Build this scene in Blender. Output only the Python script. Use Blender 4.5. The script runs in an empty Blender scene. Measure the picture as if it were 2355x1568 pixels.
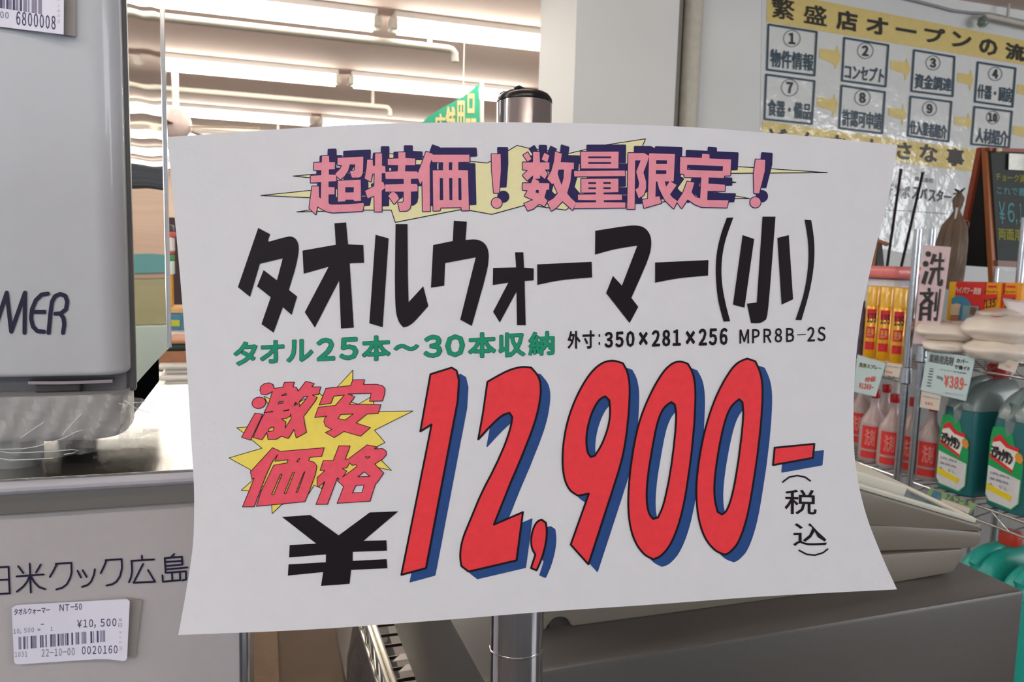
import bpy, bmesh, math, random
import numpy as np
from mathutils import Vector, Matrix
from mathutils.geometry import delaunay_2d_cdt
random.seed(7)
C = bpy.context.scene.collection
# ------------------------------------------------------------------ camera
W, H, F = 2355.0, 1568.0, 1782.0
CX, CY = W/2, H/2
Xc = Vector((5522, -44, F)).normalized()          # world axes seen from the camera (x right, y down, z forward)
Yc = Vector((-577, -214, F)); Yc = (Yc - Xc*Yc.dot(Xc)).normalized()
Zc = -Xc.cross(Yc)
if Zc.y > 0: Zc = -Zc
CAM = Vector((0, 0, 1.35))
RIGHT = Vector((Xc.x, Yc.x, Zc.x)); DOWN = Vector((Xc.y, Yc.y, Zc.y)); FWD = Vector((Xc.z, Yc.z, Zc.z))
cam = bpy.data.cameras.new('camera'); co = bpy.data.objects.new('camera', cam); C.objects.link(co)
M = Matrix((RIGHT, -DOWN, -FWD)).transposed().to_4x4(); M.translation = CAM
co.matrix_world = M
cam.sensor_width = 36; cam.lens = F/W*36; cam.clip_start = .02; cam.clip_end = 60
cam.dof.use_dof = True; cam.dof.focus_distance = .35; cam.dof.aperture_fstop = 34
bpy.context.scene.camera = co
# ------------------------------------------------------------------ world, exposure
w = bpy.data.worlds.new('world'); bpy.context.scene.world = w; w.use_nodes = True
w.node_tree.nodes['Background'].inputs[0].default_value = (.78, .88, 1, 1)
w.node_tree.nodes['Background'].inputs[1].default_value = .55
vs = bpy.context.scene.view_settings
vs.view_transform = 'Standard'; vs.look = 'None'; vs.gamma = 1; vs.use_curve_mapping = False
vs.exposure = 0.0
TUBE_POWER = 16.5
def lamp(name, loc, to, sx, sy, power, col):
    l = bpy.data.lights.new(name, 'AREA'); l.shape = 'RECTANGLE'; l.size = sx; l.size_y = sy; l.energy = power; l.color = col
    o = bpy.data.objects.new(name, l); C.objects.link(o); o.location = loc
    o.rotation_euler = (Vector(to)-Vector(loc)).to_track_quat('-Z', 'Y').to_euler(); return o
lamp('shopfront_daylight', (-2.0, -2.6, 1.9), (0.2, .4, 1.25), 3.0, 1.8, 9, (.86, .93, 1))
lamp('side_window', (-2.6, -1.1, 2.1), (0.1, .4, 1.45), 1.5, 1.3, 24, (.9, .95, 1))
lamp('poster_wall_fill', (5.6, -2.4, 1.75), (2.6, 3, 1.5), 3.2, 1.5, 95, (.95, .97, 1))  # added unseen fill to brighten the poster wall and give it highlights
# ------------------------------------------------------------------ geometry helpers
def ray(px, py):
    x, y = (px-CX)/F, (py-CY)/F
    return RIGHT*x + DOWN*y + FWD
def P(px, py, z): return CAM + ray(px, py)*z
def onY(px, py, Y): r = ray(px, py); return CAM + r*((Y-CAM.y)/r.y)
def onX(px, py, X): r = ray(px, py); return CAM + r*((X-CAM.x)/r.x)
def onZ(px, py, Z): r = ray(px, py); return CAM + r*((Z-CAM.z)/r.z)
def lin(c):
    c = c/255.0
    return c/12.92 if c <= .04045 else ((c+.055)/1.055)**2.4
MATS = {}
def mat(name, rgb, rough=.6, metal=0, emit=0, alpha=None, trans=0, var=.06, scale=40, bump=0, bscale=60, coat=0, spec=.5, ior=1.45, stretch=None):
    if name in MATS: return MATS[name]
    m = bpy.data.materials.new(name); m.use_nodes = True; nt = m.node_tree; b = nt.nodes['Principled BSDF']
    c = [lin(v) for v in rgb]
    b.inputs['Roughness'].default_value = rough; b.inputs['Metallic'].default_value = metal
    b.inputs['Coat Weight'].default_value = coat; b.inputs['Coat Roughness'].default_value = .06
    b.inputs['Specular IOR Level'].default_value = spec; b.inputs['IOR'].default_value = ior
    b.inputs['Transmission Weight'].default_value = trans
    if alpha is not None: b.inputs['Alpha'].default_value = alpha
    tc = nt.nodes.new('ShaderNodeTexCoord'); mp = nt.nodes.new('ShaderNodeMapping')
    nt.links.new(tc.outputs['Object'], mp.inputs[0])
    if stretch: mp.inputs['Scale'].default_value = stretch
    if var:
        n = nt.nodes.new('ShaderNodeTexNoise'); n.inputs['Scale'].default_value = scale; n.inputs['Detail'].default_value = 3
        r = nt.nodes.new('ShaderNodeValToRGB')
        nt.links.new(mp.outputs[0], n.inputs['Vector']); nt.links.new(n.outputs['Fac'], r.inputs[0])
        r.color_ramp.elements[0].position = .3; r.color_ramp.elements[1].position = .7
        r.color_ramp.elements[0].color = tuple(v*(1-var) for v in c)+(1,)
        r.color_ramp.elements[1].color = tuple(min(1, v*(1+var)) for v in c)+(1,)
        nt.links.new(r.outputs[0], b.inputs['Base Color'])
    else: b.inputs['Base Color'].default_value = (*c, 1)
    if bump:
        n2 = nt.nodes.new('ShaderNodeTexNoise'); n2.inputs['Scale'].default_value = bscale; n2.inputs['Detail'].default_value = 4
        bp = nt.nodes.new('ShaderNodeBump'); bp.inputs['Strength'].default_value = bump; bp.inputs['Distance'].default_value = .01
        nt.links.new(mp.outputs[0], n2.inputs['Vector']); nt.links.new(n2.outputs['Fac'], bp.inputs['Height']); nt.links.new(bp.outputs[0], b.inputs['Normal'])
        if coat: nt.links.new(bp.outputs[0], b.inputs['Coat Normal'])
    if emit:
        b.inputs['Emission Color'].default_value = (*c, 1); b.inputs['Emission Strength'].default_value = emit
    MATS[name] = m; return m
def wpos(o):
    v = Vector(o.location)
    while o.parent: o = o.parent; v = v + Vector(o.location)
    return v
def tag(o, label=None, cat=None, group=None, kind=None):
    if label: o['label'] = label
    if cat: o['category'] = cat
    if group: o['group'] = group
    if kind: o['kind'] = kind
    return o
def thing(name, label, cat, loc=(0, 0, 0), group=None):
    o = bpy.data.objects.new(name, None); C.objects.link(o); o.location = loc; o.empty_display_size = .05
    return tag(o, label, cat, group)
def mesh(name, vs_, fs_, m, parent=None, smooth=False, label=None):
    me = bpy.data.meshes.new(name)
    off = wpos(parent) if parent else Vector((0, 0, 0))
    me.from_pydata([tuple(Vector(v)-off) for v in vs_], [], fs_); me.update()
    if smooth:
        for p in me.polygons: p.use_smooth = True
    if m: me.materials.append(m)
    o = bpy.data.objects.new(name, me); C.objects.link(o)
    if parent: o.parent = parent
    if label: o['label'] = label
    return o
class MB:
    def __init__(s): s.v = []; s.f = []
    def add(s, vs_, fs_):
        k = len(s.v); s.v += [Vector(v) for v in vs_]; s.f += [tuple(i+k for i in f) for f in fs_]; return s
    def box(s, x0, x1, y0, y1, z0, z1, b=0, seg=2):
        bm = bmesh.new(); bmesh.ops.create_cube(bm, size=1)
        for v in bm.verts: v.co = Vector((x0+(v.co.x+.5)*(x1-x0), y0+(v.co.y+.5)*(y1-y0), z0+(v.co.z+.5)*(z1-z0)))
        if b: bmesh.ops.bevel(bm, geom=bm.edges[:], offset=b, segments=seg, profile=.5, affect='EDGES')
        return s.bm(bm)
    def bm(s, bm):
        bm.verts.index_update(); s.add([v.co.copy() for v in bm.verts], [[v.index for v in f.verts] for f in bm.faces]); bm.free(); return s
    def prism(s, pts, d, b=0):          # polygon of 3D points extruded by vector d
        n = len(pts); d = Vector(d); a = [Vector(p) for p in pts]
        bm = bmesh.new(); lo = [bm.verts.new(p) for p in a]; hi = [bm.verts.new(p+d) for p in a]
        bm.faces.new(lo); bm.faces.new(hi[::-1])
        for i in range(n): bm.faces.new((lo[i], hi[i], hi[(i+1) % n], lo[(i+1) % n]))
        bmesh.ops.recalc_face_normals(bm, faces=bm.faces[:])
        if b: bmesh.ops.bevel(bm, geom=bm.edges[:], offset=b, segments=2, profile=.5, affect='EDGES')
        return s.bm(bm)
    def tube(s, pts, r, n=10, cap=True):
        pts = [Vector(p) for p in pts]; k = len(s.v); up = Vector((.13, .2, 1))
        rr = r if isinstance(r, (list, tuple)) else [r]*len(pts)
        for i, p in enumerate(pts):
            d = (pts[min(i+1, len(pts)-1)]-pts[max(i-1, 0)]).normalized()
            u = d.cross(up if abs(d.dot(up.normalized())) < .95 else Vector((1, 0, 0))).normalized(); q = d.cross(u)
            for j in range(n):
                a = 2*math.pi*j/n; s.v.append(p+(u*math.cos(a)+q*math.sin(a))*rr[i])
        for i in range(len(pts)-1):
            for j in range(n): s.f.append((k+i*n+j, k+i*n+(j+1) % n, k+(i+1)*n+(j+1) % n, k+(i+1)*n+j))
        if cap: s.f.append(tuple(k+j for j in range(n))[::-1]); e = k+(len(pts)-1)*n; s.f.append(tuple(e+j for j in range(n)))
        return s
    def lathe(s, prof, c=(0, 0, 0), n=24, cap=True):
        c = Vector(c); k = len(s.v)
        for r, z in prof:
            for j in range(n): a = 2*math.pi*j/n; s.v.append(c+Vector((r*math.cos(a), r*math.sin(a), z)))
        for i in range(len(prof)-1):
            for j in range(n): s.f.append((k+i*n+j, k+i*n+(j+1) % n, k+(i+1)*n+(j+1) % n, k+(i+1)*n+j))
        if cap: s.f.append(tuple(k+j for j in range(n))[::-1]); e = k+(len(prof)-1)*n; s.f.append(tuple(e+j for j in range(n)))
        return s
    def loft(s, rings, cap=True):
        k = len(s.v); n = len(rings[0])
        for r in rings: s.v += [Vector(p) for p in r]
        for i in range(len(rings)-1):
            for j in range(n): s.f.append((k+i*n+j, k+i*n+(j+1) % n, k+(i+1)*n+(j+1) % n, k+(i+1)*n+j))
        if cap: s.f.append(tuple(k+j for j in range(n))[::-1]); e = k+(len(rings)-1)*n; s.f.append(tuple(e+j for j in range(n)))
        return s
    def make(s, name, m, parent=None, smooth=False, label=None, kind=None):
        o = mesh(name, s.v, s.f, m, parent, smooth, label)
        if smooth: 
            try: o.data.set_sharp_from_angle(angle=math.radians(40))
            except Exception: pass
        if kind: o['kind'] = kind
        return o
def copy_tree(o, parent=None, loc=None):
    c = o.copy(); C.objects.link(c); c.parent = parent
    for ch in list(o.children): copy_tree(ch, c)
    if loc is not None: c.location = loc
    return c
# ------------------------------------------------------------------ flat print: 2D shapes unioned, then laid on a surface
def union(inc, exc=(), grid=0):
    """union of the polygons inc minus the polygons exc, triangulated; optional grid lines so it can follow a curved sheet"""
    polys = list(inc)+list(exc); n = len(inc)
    ox = sum(p[0][0] for p in polys)/len(polys); oy = sum(p[0][1] for p in polys)/len(polys)
    vs_, fs_, es_ = [], [], []
    polys = [[(a-ox, b-oy) for a, b in p] for p in polys]
    for p in polys:
        if sum(p[i-1][0]*p[i][1]-p[i][0]*p[i-1][1] for i in range(len(p))) < 0: p = p[::-1]
        k = len(vs_); vs_ += [Vector(q) for q in p]; fs_.append(list(range(k, k+len(p))))
    if grid:
        xs = [v.x for v in vs_]; ys = [v.y for v in vs_]
        x0, x1, y0, y1 = min(xs)-1, max(xs)+1, min(ys)-1, max(ys)+1
        x = x0+grid
        while x < x1: k = len(vs_); vs_ += [Vector((x, y0)), Vector((x, y1))]; es_.append((k, k+1)); x += grid
        y = y0+grid
        while y < y1: k = len(vs_); vs_ += [Vector((x0, y)), Vector((x1, y))]; es_.append((k, k+1)); y += grid
    r = delaunay_2d_cdt(vs_, es_, fs_, 0, 2e-5, False)
    v, f = r[0], [t for t in r[2] if len(t) > 2]
    cx_ = np.array([sum(v[i].x for i in t)/len(t) for t in f]); cy_ = np.array([sum(v[i].y for i in t)/len(t) for t in f])
    keep = np.zeros(len(f), bool); hole = np.zeros(len(f), bool)
    for k, p in enumerate(polys):
        P_ = np.array(p); lo, hi = P_.min(0), P_.max(0)
        m = np.nonzero((cx_ >= lo[0]) & (cx_ <= hi[0]) & (cy_ >= lo[1]) & (cy_ <= hi[1]) & ~(keep if k < n else hole))[0]
        if not len(m): continue
        X, Y = cx_[m][:, None], cy_[m][:, None]; ax, ay = P_[:, 0], P_[:, 1]; bx, by = np.roll(ax, 1), np.roll(ay, 1)
        with np.errstate(divide='ignore', invalid='ignore'):
            c = ((ay > Y) != (by > Y)) & (X < (bx-ax)*(Y-ay)/(by-ay)+ax)
        ins = c.sum(1) % 2 == 1
        (keep if k < n else hole)[m[ins]] = True
    return [(q.x+ox, q.y+oy) for q in v], [t for t, a, b in zip(f, keep, hole) if a and not b]
def stroke(pts, wd, closed=False, caps=True):
    r = wd/2; out = []; n = len(pts); rng = range(n if closed else n-1)
    for i in rng:
        a, b = pts[i], pts[(i+1) % n]; dx, dy = b[0]-a[0], b[1]-a[1]; L = math.hypot(dx, dy)
        if L < 1e-6: continue
        nx, ny = -dy/L*r, dx/L*r
        out.append([(a[0]+nx, a[1]+ny), (b[0]+nx, b[1]+ny), (b[0]-nx, b[1]-ny), (a[0]-nx, a[1]-ny)])
    for i, p in enumerate(pts):
        if not closed and not caps and i in (0, n-1): continue
        if n == 2 and not caps: continue
        m = 8 if wd > 2.8 else 5
        out.append([(p[0]+r*math.cos(a*math.tau/m+.39), p[1]+r*math.sin(a*math.tau/m+.39)) for a in range(m)])
    return out
_g = {}
def glyphs(s):
    if s in _g: return _g[s]
    c = bpy.data.curves.new('lettering', 'FONT'); c.resolution_u = 2
    if all(ord(ch) < 256 for ch in s):           # latin text set in the full-width forms
        c.body = ''.join({'¥': '￥', ' ': '　', '-': '－', '×': '×'}.get(ch) or chr(ord(ch)+0xFEE0) for ch in s)
        c.space_character = .75 if any(ch in 'MPRB' for ch in s) else .59
    else: c.body = s
    o = bpy.data.objects.new('lettering', c); C.objects.link(o)
    dg = bpy.context.evaluated_depsgraph_get(); me = bpy.data.meshes.new_from_object(o.evaluated_get(dg))
    v = [(q.co.x, -q.co.y) for q in me.vertices]; f = [tuple(p.vertices) for p in me.polygons]
    bpy.data.objects.remove(o); bpy.data.curves.remove(c); bpy.data.meshes.remove(me)
    x0 = min(p[0] for p in v); x1 = max(p[0] for p in v); y0 = min(p[1] for p in v); y1 = max(p[1] for p in v)
    v = [((a-x0)/(x1-x0), (b-y0)/max(1e-6, (y1-y0))) for a, b in v]
    key = {}; f2 = []
    idx = [key.setdefault((round(a, 5), round(b, 5)), len(key)) for a, b in v]; vv = list(key)
    cnt = {}
    for t in f:
        t = [idx[i] for i in t]; f2.append(t)
        for i in range(len(t)): e = (t[i], t[(i+1) % len(t)]); cnt[tuple(sorted(e))] = cnt.get(tuple(sorted(e)), 0)+1
    _g[s] = (vv, f2, [e for e, k in cnt.items() if k == 1]); return _g[s]
def quad(q):
    tl, tr, br, bl = q
    return lambda u, v: ((1-v)*((1-u)*tl[0]+u*tr[0])+v*((1-u)*bl[0]+u*br[0]), (1-v)*((1-u)*tl[1]+u*tr[1])+v*((1-u)*bl[1]+u*br[1]))
def rect(x0, y0, x1, y1, slope=0, shear=0):
    cx = (x0+x1)/2; cy = (y0+y1)/2
    return quad([(x+shear*(cy-y), y+slope*(x-cx)) for x, y in ((x0, y0), (x1, y0), (x1, y1), (x0, y1))])
def text(s, q, bold=0):
    """glyph outlines fitted into quad q (pixels of the print), fattened by bold"""
    v, f, be = glyphs(s); v = [q(*p) for p in v]
    if not bold: return v, f
    inc = [[v[i] for i in t] for t in f]
    for a, b in be: inc += stroke([v[a], v[b]], bold*2)
    return union(inc)
def merge(*rs):
    V, Fc = [], []
    for v, f in rs:
        k = len(V); V += [(p[0], p[1]) for p in v]; Fc += [tuple(i+k for i in t) for t in f]
    return V, Fc
def put(name, r, mp, m, parent, label=None):
    v, f = r; vs_ = [mp(p[0], p[1]) for p in v]
    fs_ = []
    for t in f:                                   # faces turned to the camera side
        a, b, c = vs_[t[0]], vs_[t[1]], vs_[t[2]]
        fs_.append(t if (b-a).cross(c-a).dot(CAM-a) > 0 else tuple(t)[::-1])
    return mesh(name, vs_, fs_, m, parent, label=label)
def cr(ox, oy, s): return lambda pts: [(ox+x/s, oy+y/s) for x, y in pts]
# ------------------------------------------------------------------ structure
HC = 1.15; ZCEIL = CAM.z+HC
wallm = mat('painted_wall', (226, 228, 226), .7, var=.03, scale=3)
YW = onY(1700, 300, 0).y
YW = P(1700, 300, 3.1).y
XPL = onY(1325, 150, 0).x
def structure(mb, name, m):
    o = mb.make(name, m); o['kind'] = 'structure'; return o
structure(MB().box(-6, 9, -4, 13, -.1, 0), 'floor', mat('brown_floor', (78, 66, 56), .35, var=.15, scale=6))
structure(MB().box(-6, 9, -4, 13, ZCEIL, ZCEIL+.1), 'ceiling', mat('ceiling_paint', (226, 203, 192), .8, var=.02, scale=2))
structure(MB().box(-6, 9, 13, 13.1, 0, ZCEIL), 'wall_back', mat('back_wall', (214, 190, 170), .7))
# pillar: front face px 1325-1558, side face px 1240-1325
YP = P(1440, 150, 2.75).y
xl, xr = onY(1322, 150, YP).x, onY(1556, 150, YP).x
yb = onX(1240, 150, xl).y
structure(MB().box(xl, xr, YP, yb, 0, ZCEIL), 'trim_1', mat('pillar_paint', (222, 222, 220), .6, var=.02, scale=3))
structure(MB().box(xr-.02, 9, YW, YW+.12, 0, ZCEIL), 'wall_right', wallm)
# pipe beside the pillar
px_ = onY(1590, 150, YW-.05)
pipe = thing('wall_pipe', 'cream vertical pipe in the corner right of the white pillar', 'pipe', (px_.x, YW-.045, 0))
MB().tube([(px_.x, YW-.045, .02), (px_.x, YW-.045, ZCEIL-.02)], .038, 16).make('pipe', mat('cream_pipe', (200, 194, 180), .45), pipe, True)
MB().box(px_.x-.085, px_.x-.045, YW-.05, YW-.001, .02, ZCEIL-.02, .004).make('duct', mat('dull_duct', (140, 134, 124), .6), pipe)
# ceiling lamps
tube_m = mat('lamp_tube', (255, 250, 240), .4, emit=TUBE_POWER, var=0)
white_m = mat('white_enamel', (225, 222, 218), .5, var=.02)
def make_lamp():
    t = thing('ceiling_lamp', 'x', 'lamp', (0, 0, 0), 'fluorescent lamps on the ceiling')
    MB().box(-.61, .61, -.05, .05, -.03, 0, .004).make('housing', white_m, t)
    for s in (-1, 1):
        MB().box(s*.61-.02, s*.61+.02, -.04, .04, -.085, -.028, .008).make('lamp_holder', mat('lamp_holder', (205, 200, 190), .5), t)
    MB().tube([(-.59, 0, -.066), (.59, 0, -.066)], .033, 16).make('tube', tube_m, t, True)
    return t
rows = []
zl = ZCEIL-.07
g1, g2, g3 = onZ(885, 62, zl), onZ(792, 190, zl), onZ(727, 283, zl)
dy = (g2.y-g1.y+g3.y-g2.y)/2
xg = (g1.x+g2.x+g3.x)/3
L0 = None; PITCH = 1.3
rowy = [g1.y, g2.y, g3.y]+[g3.y+dy*k for k in range(1, 5)]+[g1.y-dy*k for k in range(1, 6)]
rowx = [g1.x, g2.x, g3.x]+[xg]*20
names = {0: 'nearest', 1: 'second', 2: 'third', 3: 'fourth'}
for i, (y, gx) in enumerate(zip(rowy, rowx)):
    if y < -3.6 or y > 12.5: continue
    for k in range(-3, 8):
        x = gx+(k+.5)*PITCH
        if k > 0 and y < YW+.3: continue
        if y < YW+.2 and x > (8.5 if y < .6 else 2.9): continue
        if x > xl-.75 and y < yb+.1: continue
        if L0 is None: o = L0 = make_lamp(); o.location = (x, y, ZCEIL)
        else: o = copy_tree(L0, None, (x, y, ZCEIL))
        if i < 4:
            od = ['first', 'second', 'third', 'fourth', 'fifth', 'sixth', 'seventh', 'eighth']
            o['label'] = 'fluorescent lamp in the %s visible row, %s the gap above the sheet' % (names[i], od[k]+' right of' if k >= 0 else od[-k-1]+' left of')
        elif i < 7: o['label'] = 'fluorescent lamp in one of the far rows behind the sheet'
        else: o['label'] = 'fluorescent lamp above and in front of the sheet'
# hung tracks
track_m = mat('white_track', (186, 180, 168), .4, var=.02)
def track(pa, pb, ph, lab):
    z = ZCEIL-.13; a, b = onZ(*pa, z), onZ(*pb, z); b.y = a.y = (a.y+b.y)/2
    h = onZ(*ph, z)
    t = thing('ceiling_rail', lab, 'rail', (b.x, b.y, z))
    a2 = Vector((a.x-2.2, a.y, z))
    MB().tube([a2, b, b+Vector((.02, 0, -.004)), b+Vector((.035, 0, -.02)), b+Vector((.038, 0, -.06))], .019, 10).make('rail', track_m, t, True)
    MB().tube([(h.x, b.y, z), (h.x, b.y, ZCEIL-.001)], .012, 8).make('hanger', track_m, t, True)
    MB().tube([(h.x-1.5, b.y, z), (h.x-1.5, b.y, ZCEIL-.001)], .012, 8).make('hanger', track_m, t, True)
track((400, 42), (1030, 113), (995, 100), 'white hanging rail below the nearest row of lamps')
track((400, 206), (886, 245), (860, 240), 'white hanging rail below the second row of lamps')
track((440, 292), (800, 318), (640, 305), 'white hanging rail below the third row of lamps')
# ceiling fan
fz = ZCEIL-.42; fc = onZ(405, 292, fz)
fan = thing('ceiling_fan', 'ceiling fan with brown blades and pale hub left of the lamps', 'fan', fc)
MB().lathe([(.02, .42), (.02, .12), (.07, .1), (.09, .04), (.09, -.02), (.06, -.06), (.02, -.08)], fc, 20).make('hub', mat('fan_hub', (225, 205, 200), .35), fan, True)
for k in range(4):
    a = math.radians(-20+90*k); d = Vector((math.cos(a), math.sin(a), 0)); n = Vector((-d.y, d.x, .18))
    MB().prism([fc+d*.1+n*.03, fc+d*.5+n*.065, fc+d*.52, fc+d*.5-n*.065, fc+d*.1-n*.03], (0, 0, .008)).make('blade', mat('fan_blade', (150, 128, 104), .5), fan)
# green hanging banner
YB = P(1050, 250, 4.2).y
bmap = lambda x, y: onY(x, y, YB)
ban = thing('hanging_banner', 'green hanging banner with pale lettering behind the price sheet', 'banner', bmap(1105, 320))
bpts = [(962, 330), (962, 290), (985, 268), (1010, 252), (1050, 230), (1080, 210), (1102, 192), (1106, 330)]
MB().prism([bmap(*p) for p in bpts], (0, .006, 0)).make('cloth', mat('green_cloth', (60, 170, 135), .7), ban)
MB().tube([bmap(1108, 190), bmap(1108, 345)], .012, 8).make('pole', white_m, ban, True)
tx = [text(c, rect(*b), .8) for c, b in zip('店舗用品', [(1000, 262, 1024, 330), (1026, 246, 1046, 330), (1050, 232, 1068, 330), (1072, 216, 1094, 330)])]
put('lettering', merge(*tx), lambda x, y: onY(x, y, YB-.004), mat('cream_ink', (240, 205, 150), .7), ban)
ch = onZ(1065, 60, ZCEIL); MB().tube([bmap(1065, 225), (bmap(1065, 225).x, YB, ZCEIL)], .003, 6).make('cord', white_m, ban)
# ------------------------------------------------------------------ price sheet
def SD(px, py):
    r = max(0, px-1200)/850; l = max(0, 1200-px)/800
    v = (py-280)/1150
    return .3365+.015*v+.034*r*r+.012*l*l - .006*(2*v-1)**2*(r*r+l*l)
def smap(eps): return lambda x, y: P(x, y, SD(x, y)-eps)
def interp(pts, t):
    for (a, va), (b, vb) in zip(pts, pts[1:]):
        if t <= b: k = (t-a)/(b-a); return va+(vb-va)*k
    return pts[-1][1]
def cat(pts, t):                     # smooth interpolation through table points
    n = len(pts)
    for i in range(n-1):
        if t <= pts[i+1][0] or i == n-2:
            x0, y0 = pts[i]; x1, y1 = pts[i+1]; h = x1-x0; k = (t-x0)/h
            m0 = (y1-pts[i-1][1])/(x1-pts[i-1][0])*h if i else (y1-y0)
            m1 = (pts[i+2][1]-y0)/(pts[i+2][0]-x0)*h if i < n-2 else (y1-y0)
            return (2*k**3-3*k*k+1)*y0+(k**3-2*k*k+k)*m0+(-2*k**3+3*k*k)*y1+(k**3-k*k)*m1
top_e = [(385, 315), (600, 300), (850, 285), (1050, 281.5), (1200, 281.5), (1400, 285), (1600, 293), (1800, 308), (1950, 322), (2064, 334)]
bot_e = [(410, 1460), (700, 1448), (1000, 1427), (1260, 1406), (1500, 1390), (1760, 1371), (2063, 1355)]
lef_e = [(315, 385), (450, 397), (600, 411), (760, 424), (900, 433), (1020, 440), (1120, 446), (1200, 446), (1260, 443), (1360, 428), (1460, 410)]
rig_e = [(334, 2064), (450, 2044), (560, 2016), (700, 1985), (800, 1971), (900, 1964), (1000, 1963), (1080, 1969), (1180, 1991), (1280, 2029), (1355, 2063)]
def edge(tab, a, b): # param 0..1
    return lambda t: cat(tab, a+(b-a)*t)
NU, NV = 84, 60
def sheet_px(u, v):
    xt = 385+(2064-385)*u; xb = 410+(2063-410)*u
    yt, yb_ = cat(top_e, xt), cat(bot_e, xb)
    yl = 315+(1460-315)*v; yr = 334+(1355-334)*v
    xl_, xr_ = cat(lef_e, yl), cat(rig_e, yr)
    x = (1-v)*xt+v*xb+(1-u)*xl_+u*xr_-((1-u)*(1-v)*385+u*(1-v)*2064+(1-u)*v*410+u*v*2063)
    y = (1-v)*yt+v*yb_+(1-u)*yl+u*yr-((1-u)*(1-v)*315+u*(1-v)*334+(1-u)*v*1460+u*v*1355)
    return x, y
bc = P(1200, 1420, SD(1200, 1420))
sheet = thing('price_sheet', 'large white paper price sheet with pink, black and red Japanese lettering on the chrome pole', 'price sign', bc)
vs_, fs_ = [], []
for s in (0, .00025):
    for j in range(NV+1):
        for i in range(NU+1): x, y = sheet_px(i/NU, j/NV); vs_.append(P(x, y, SD(x, y)+s))
n1 = (NU+1)*(NV+1)
for j in range(NV):
    for i in range(NU):
        a = j*(NU+1)+i; q = (a, a+NU+1, a+NU+2, a+1); fs_.append(q); fs_.append(tuple(k+n1 for k in q[::-1]))
rim = [i for i in range(NU+1)]+[j*(NU+1)+NU for j in range(1, NV+1)]+[NV*(NU+1)+i for i in range(NU-1, -1, -1)]+[j*(NU+1) for j in range(NV-1, 0, -1)]
for a, b in zip(rim, rim[1:]+rim[:1]): fs_.append((a, b, b+n1, a+n1))
paper = mat('paper', (213, 213, 219), .55, var=.012, scale=120, bump=.03, bscale=300, spec=.35)
mesh('paper', vs_, fs_, paper, sheet, True).data.set_sharp_from_angle(angle=math.radians(30))
ink_black = mat('black_ink', (26, 18, 24), .5, var=.05, scale=300, spec=.2)
ink_red = mat('red_ink', (230, 62, 70), .5, var=.05, scale=300, spec=.2)
ink_rose = mat('rose_red_ink', (232, 86, 104), .5, var=.05, scale=300, spec=.2)
ink_blue = mat('blue_ink', (42, 74, 132), .5, var=.05, scale=300, spec=.2)
ink_navy = mat('navy_ink', (44, 38, 86), .5, var=.05, scale=300, spec=.2)
ink_pink = mat('pink_ink', (226, 145, 160), .5, var=.04, scale=300, spec=.2)
ink_cream = mat('cream_yellow_ink', (226, 220, 172), .55, var=.02, scale=300, spec=.2)
ink_yellow = mat('yellow_ink', (236, 214, 98), .55, var=.03, scale=300, spec=.2)
ink_green = mat('green_ink', (30, 142, 108), .5, var=.04, scale=300, spec=.2)
def circ(cx, cy, rx, ry=None, n=28, rot=0):
    ry = ry or rx; o = []
    for i in range(n):
        a = 2*math.pi*i/n; x, y = rx*math.cos(a), ry*math.sin(a)
        o.append((cx+x*math.cos(rot)-y*math.sin(rot), cy+x*math.sin(rot)+y*math.cos(rot)))
    return o
def edges_of(polys, wd):
    r = []
    for p in polys: r += stroke(p, wd, True)
    return r
def round_poly(p, it=1):            # soften traced curves (Chaikin only at flat corners)
    for _ in range(it):
        q = []; n = len(p)
        for i in range(n):
            a, b, c = Vector(p[i-1]), Vector(p[i]), Vector(p[(i+1) % n])
            d1, d2 = (b-a), (c-b)
            if d1.length > 1e-6 and d2.length > 1e-6 and d1.angle(d2) < math.radians(38) and d1.angle(d2) > math.radians(3):
                k = min(.25, .25); q += [tuple(b-d1*k), tuple(b+d2*k)]
            else: q.append(tuple(b))
        p = q
    return p
Z1, Z2, Z3, Z4 = cr(700, 330, 9.223), cr(900, 330, 8.121), cr(1190, 320, 8.712), cr(1430, 320, 6.542)
Z5, Z6, Z7 = cr(520, 850, 5.352), cr(520, 1010, 5.352), cr(530, 490, 5.407)
C1, C2, C3, C4, C5, C6 = cr(560, 300, 3.267), cr(1180, 300, 3.0154), cr(500, 760, 2.904), cr(900, 800, 2.703), cr(1260, 740, 2.703), cr(500, 1100, 4.126)
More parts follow.
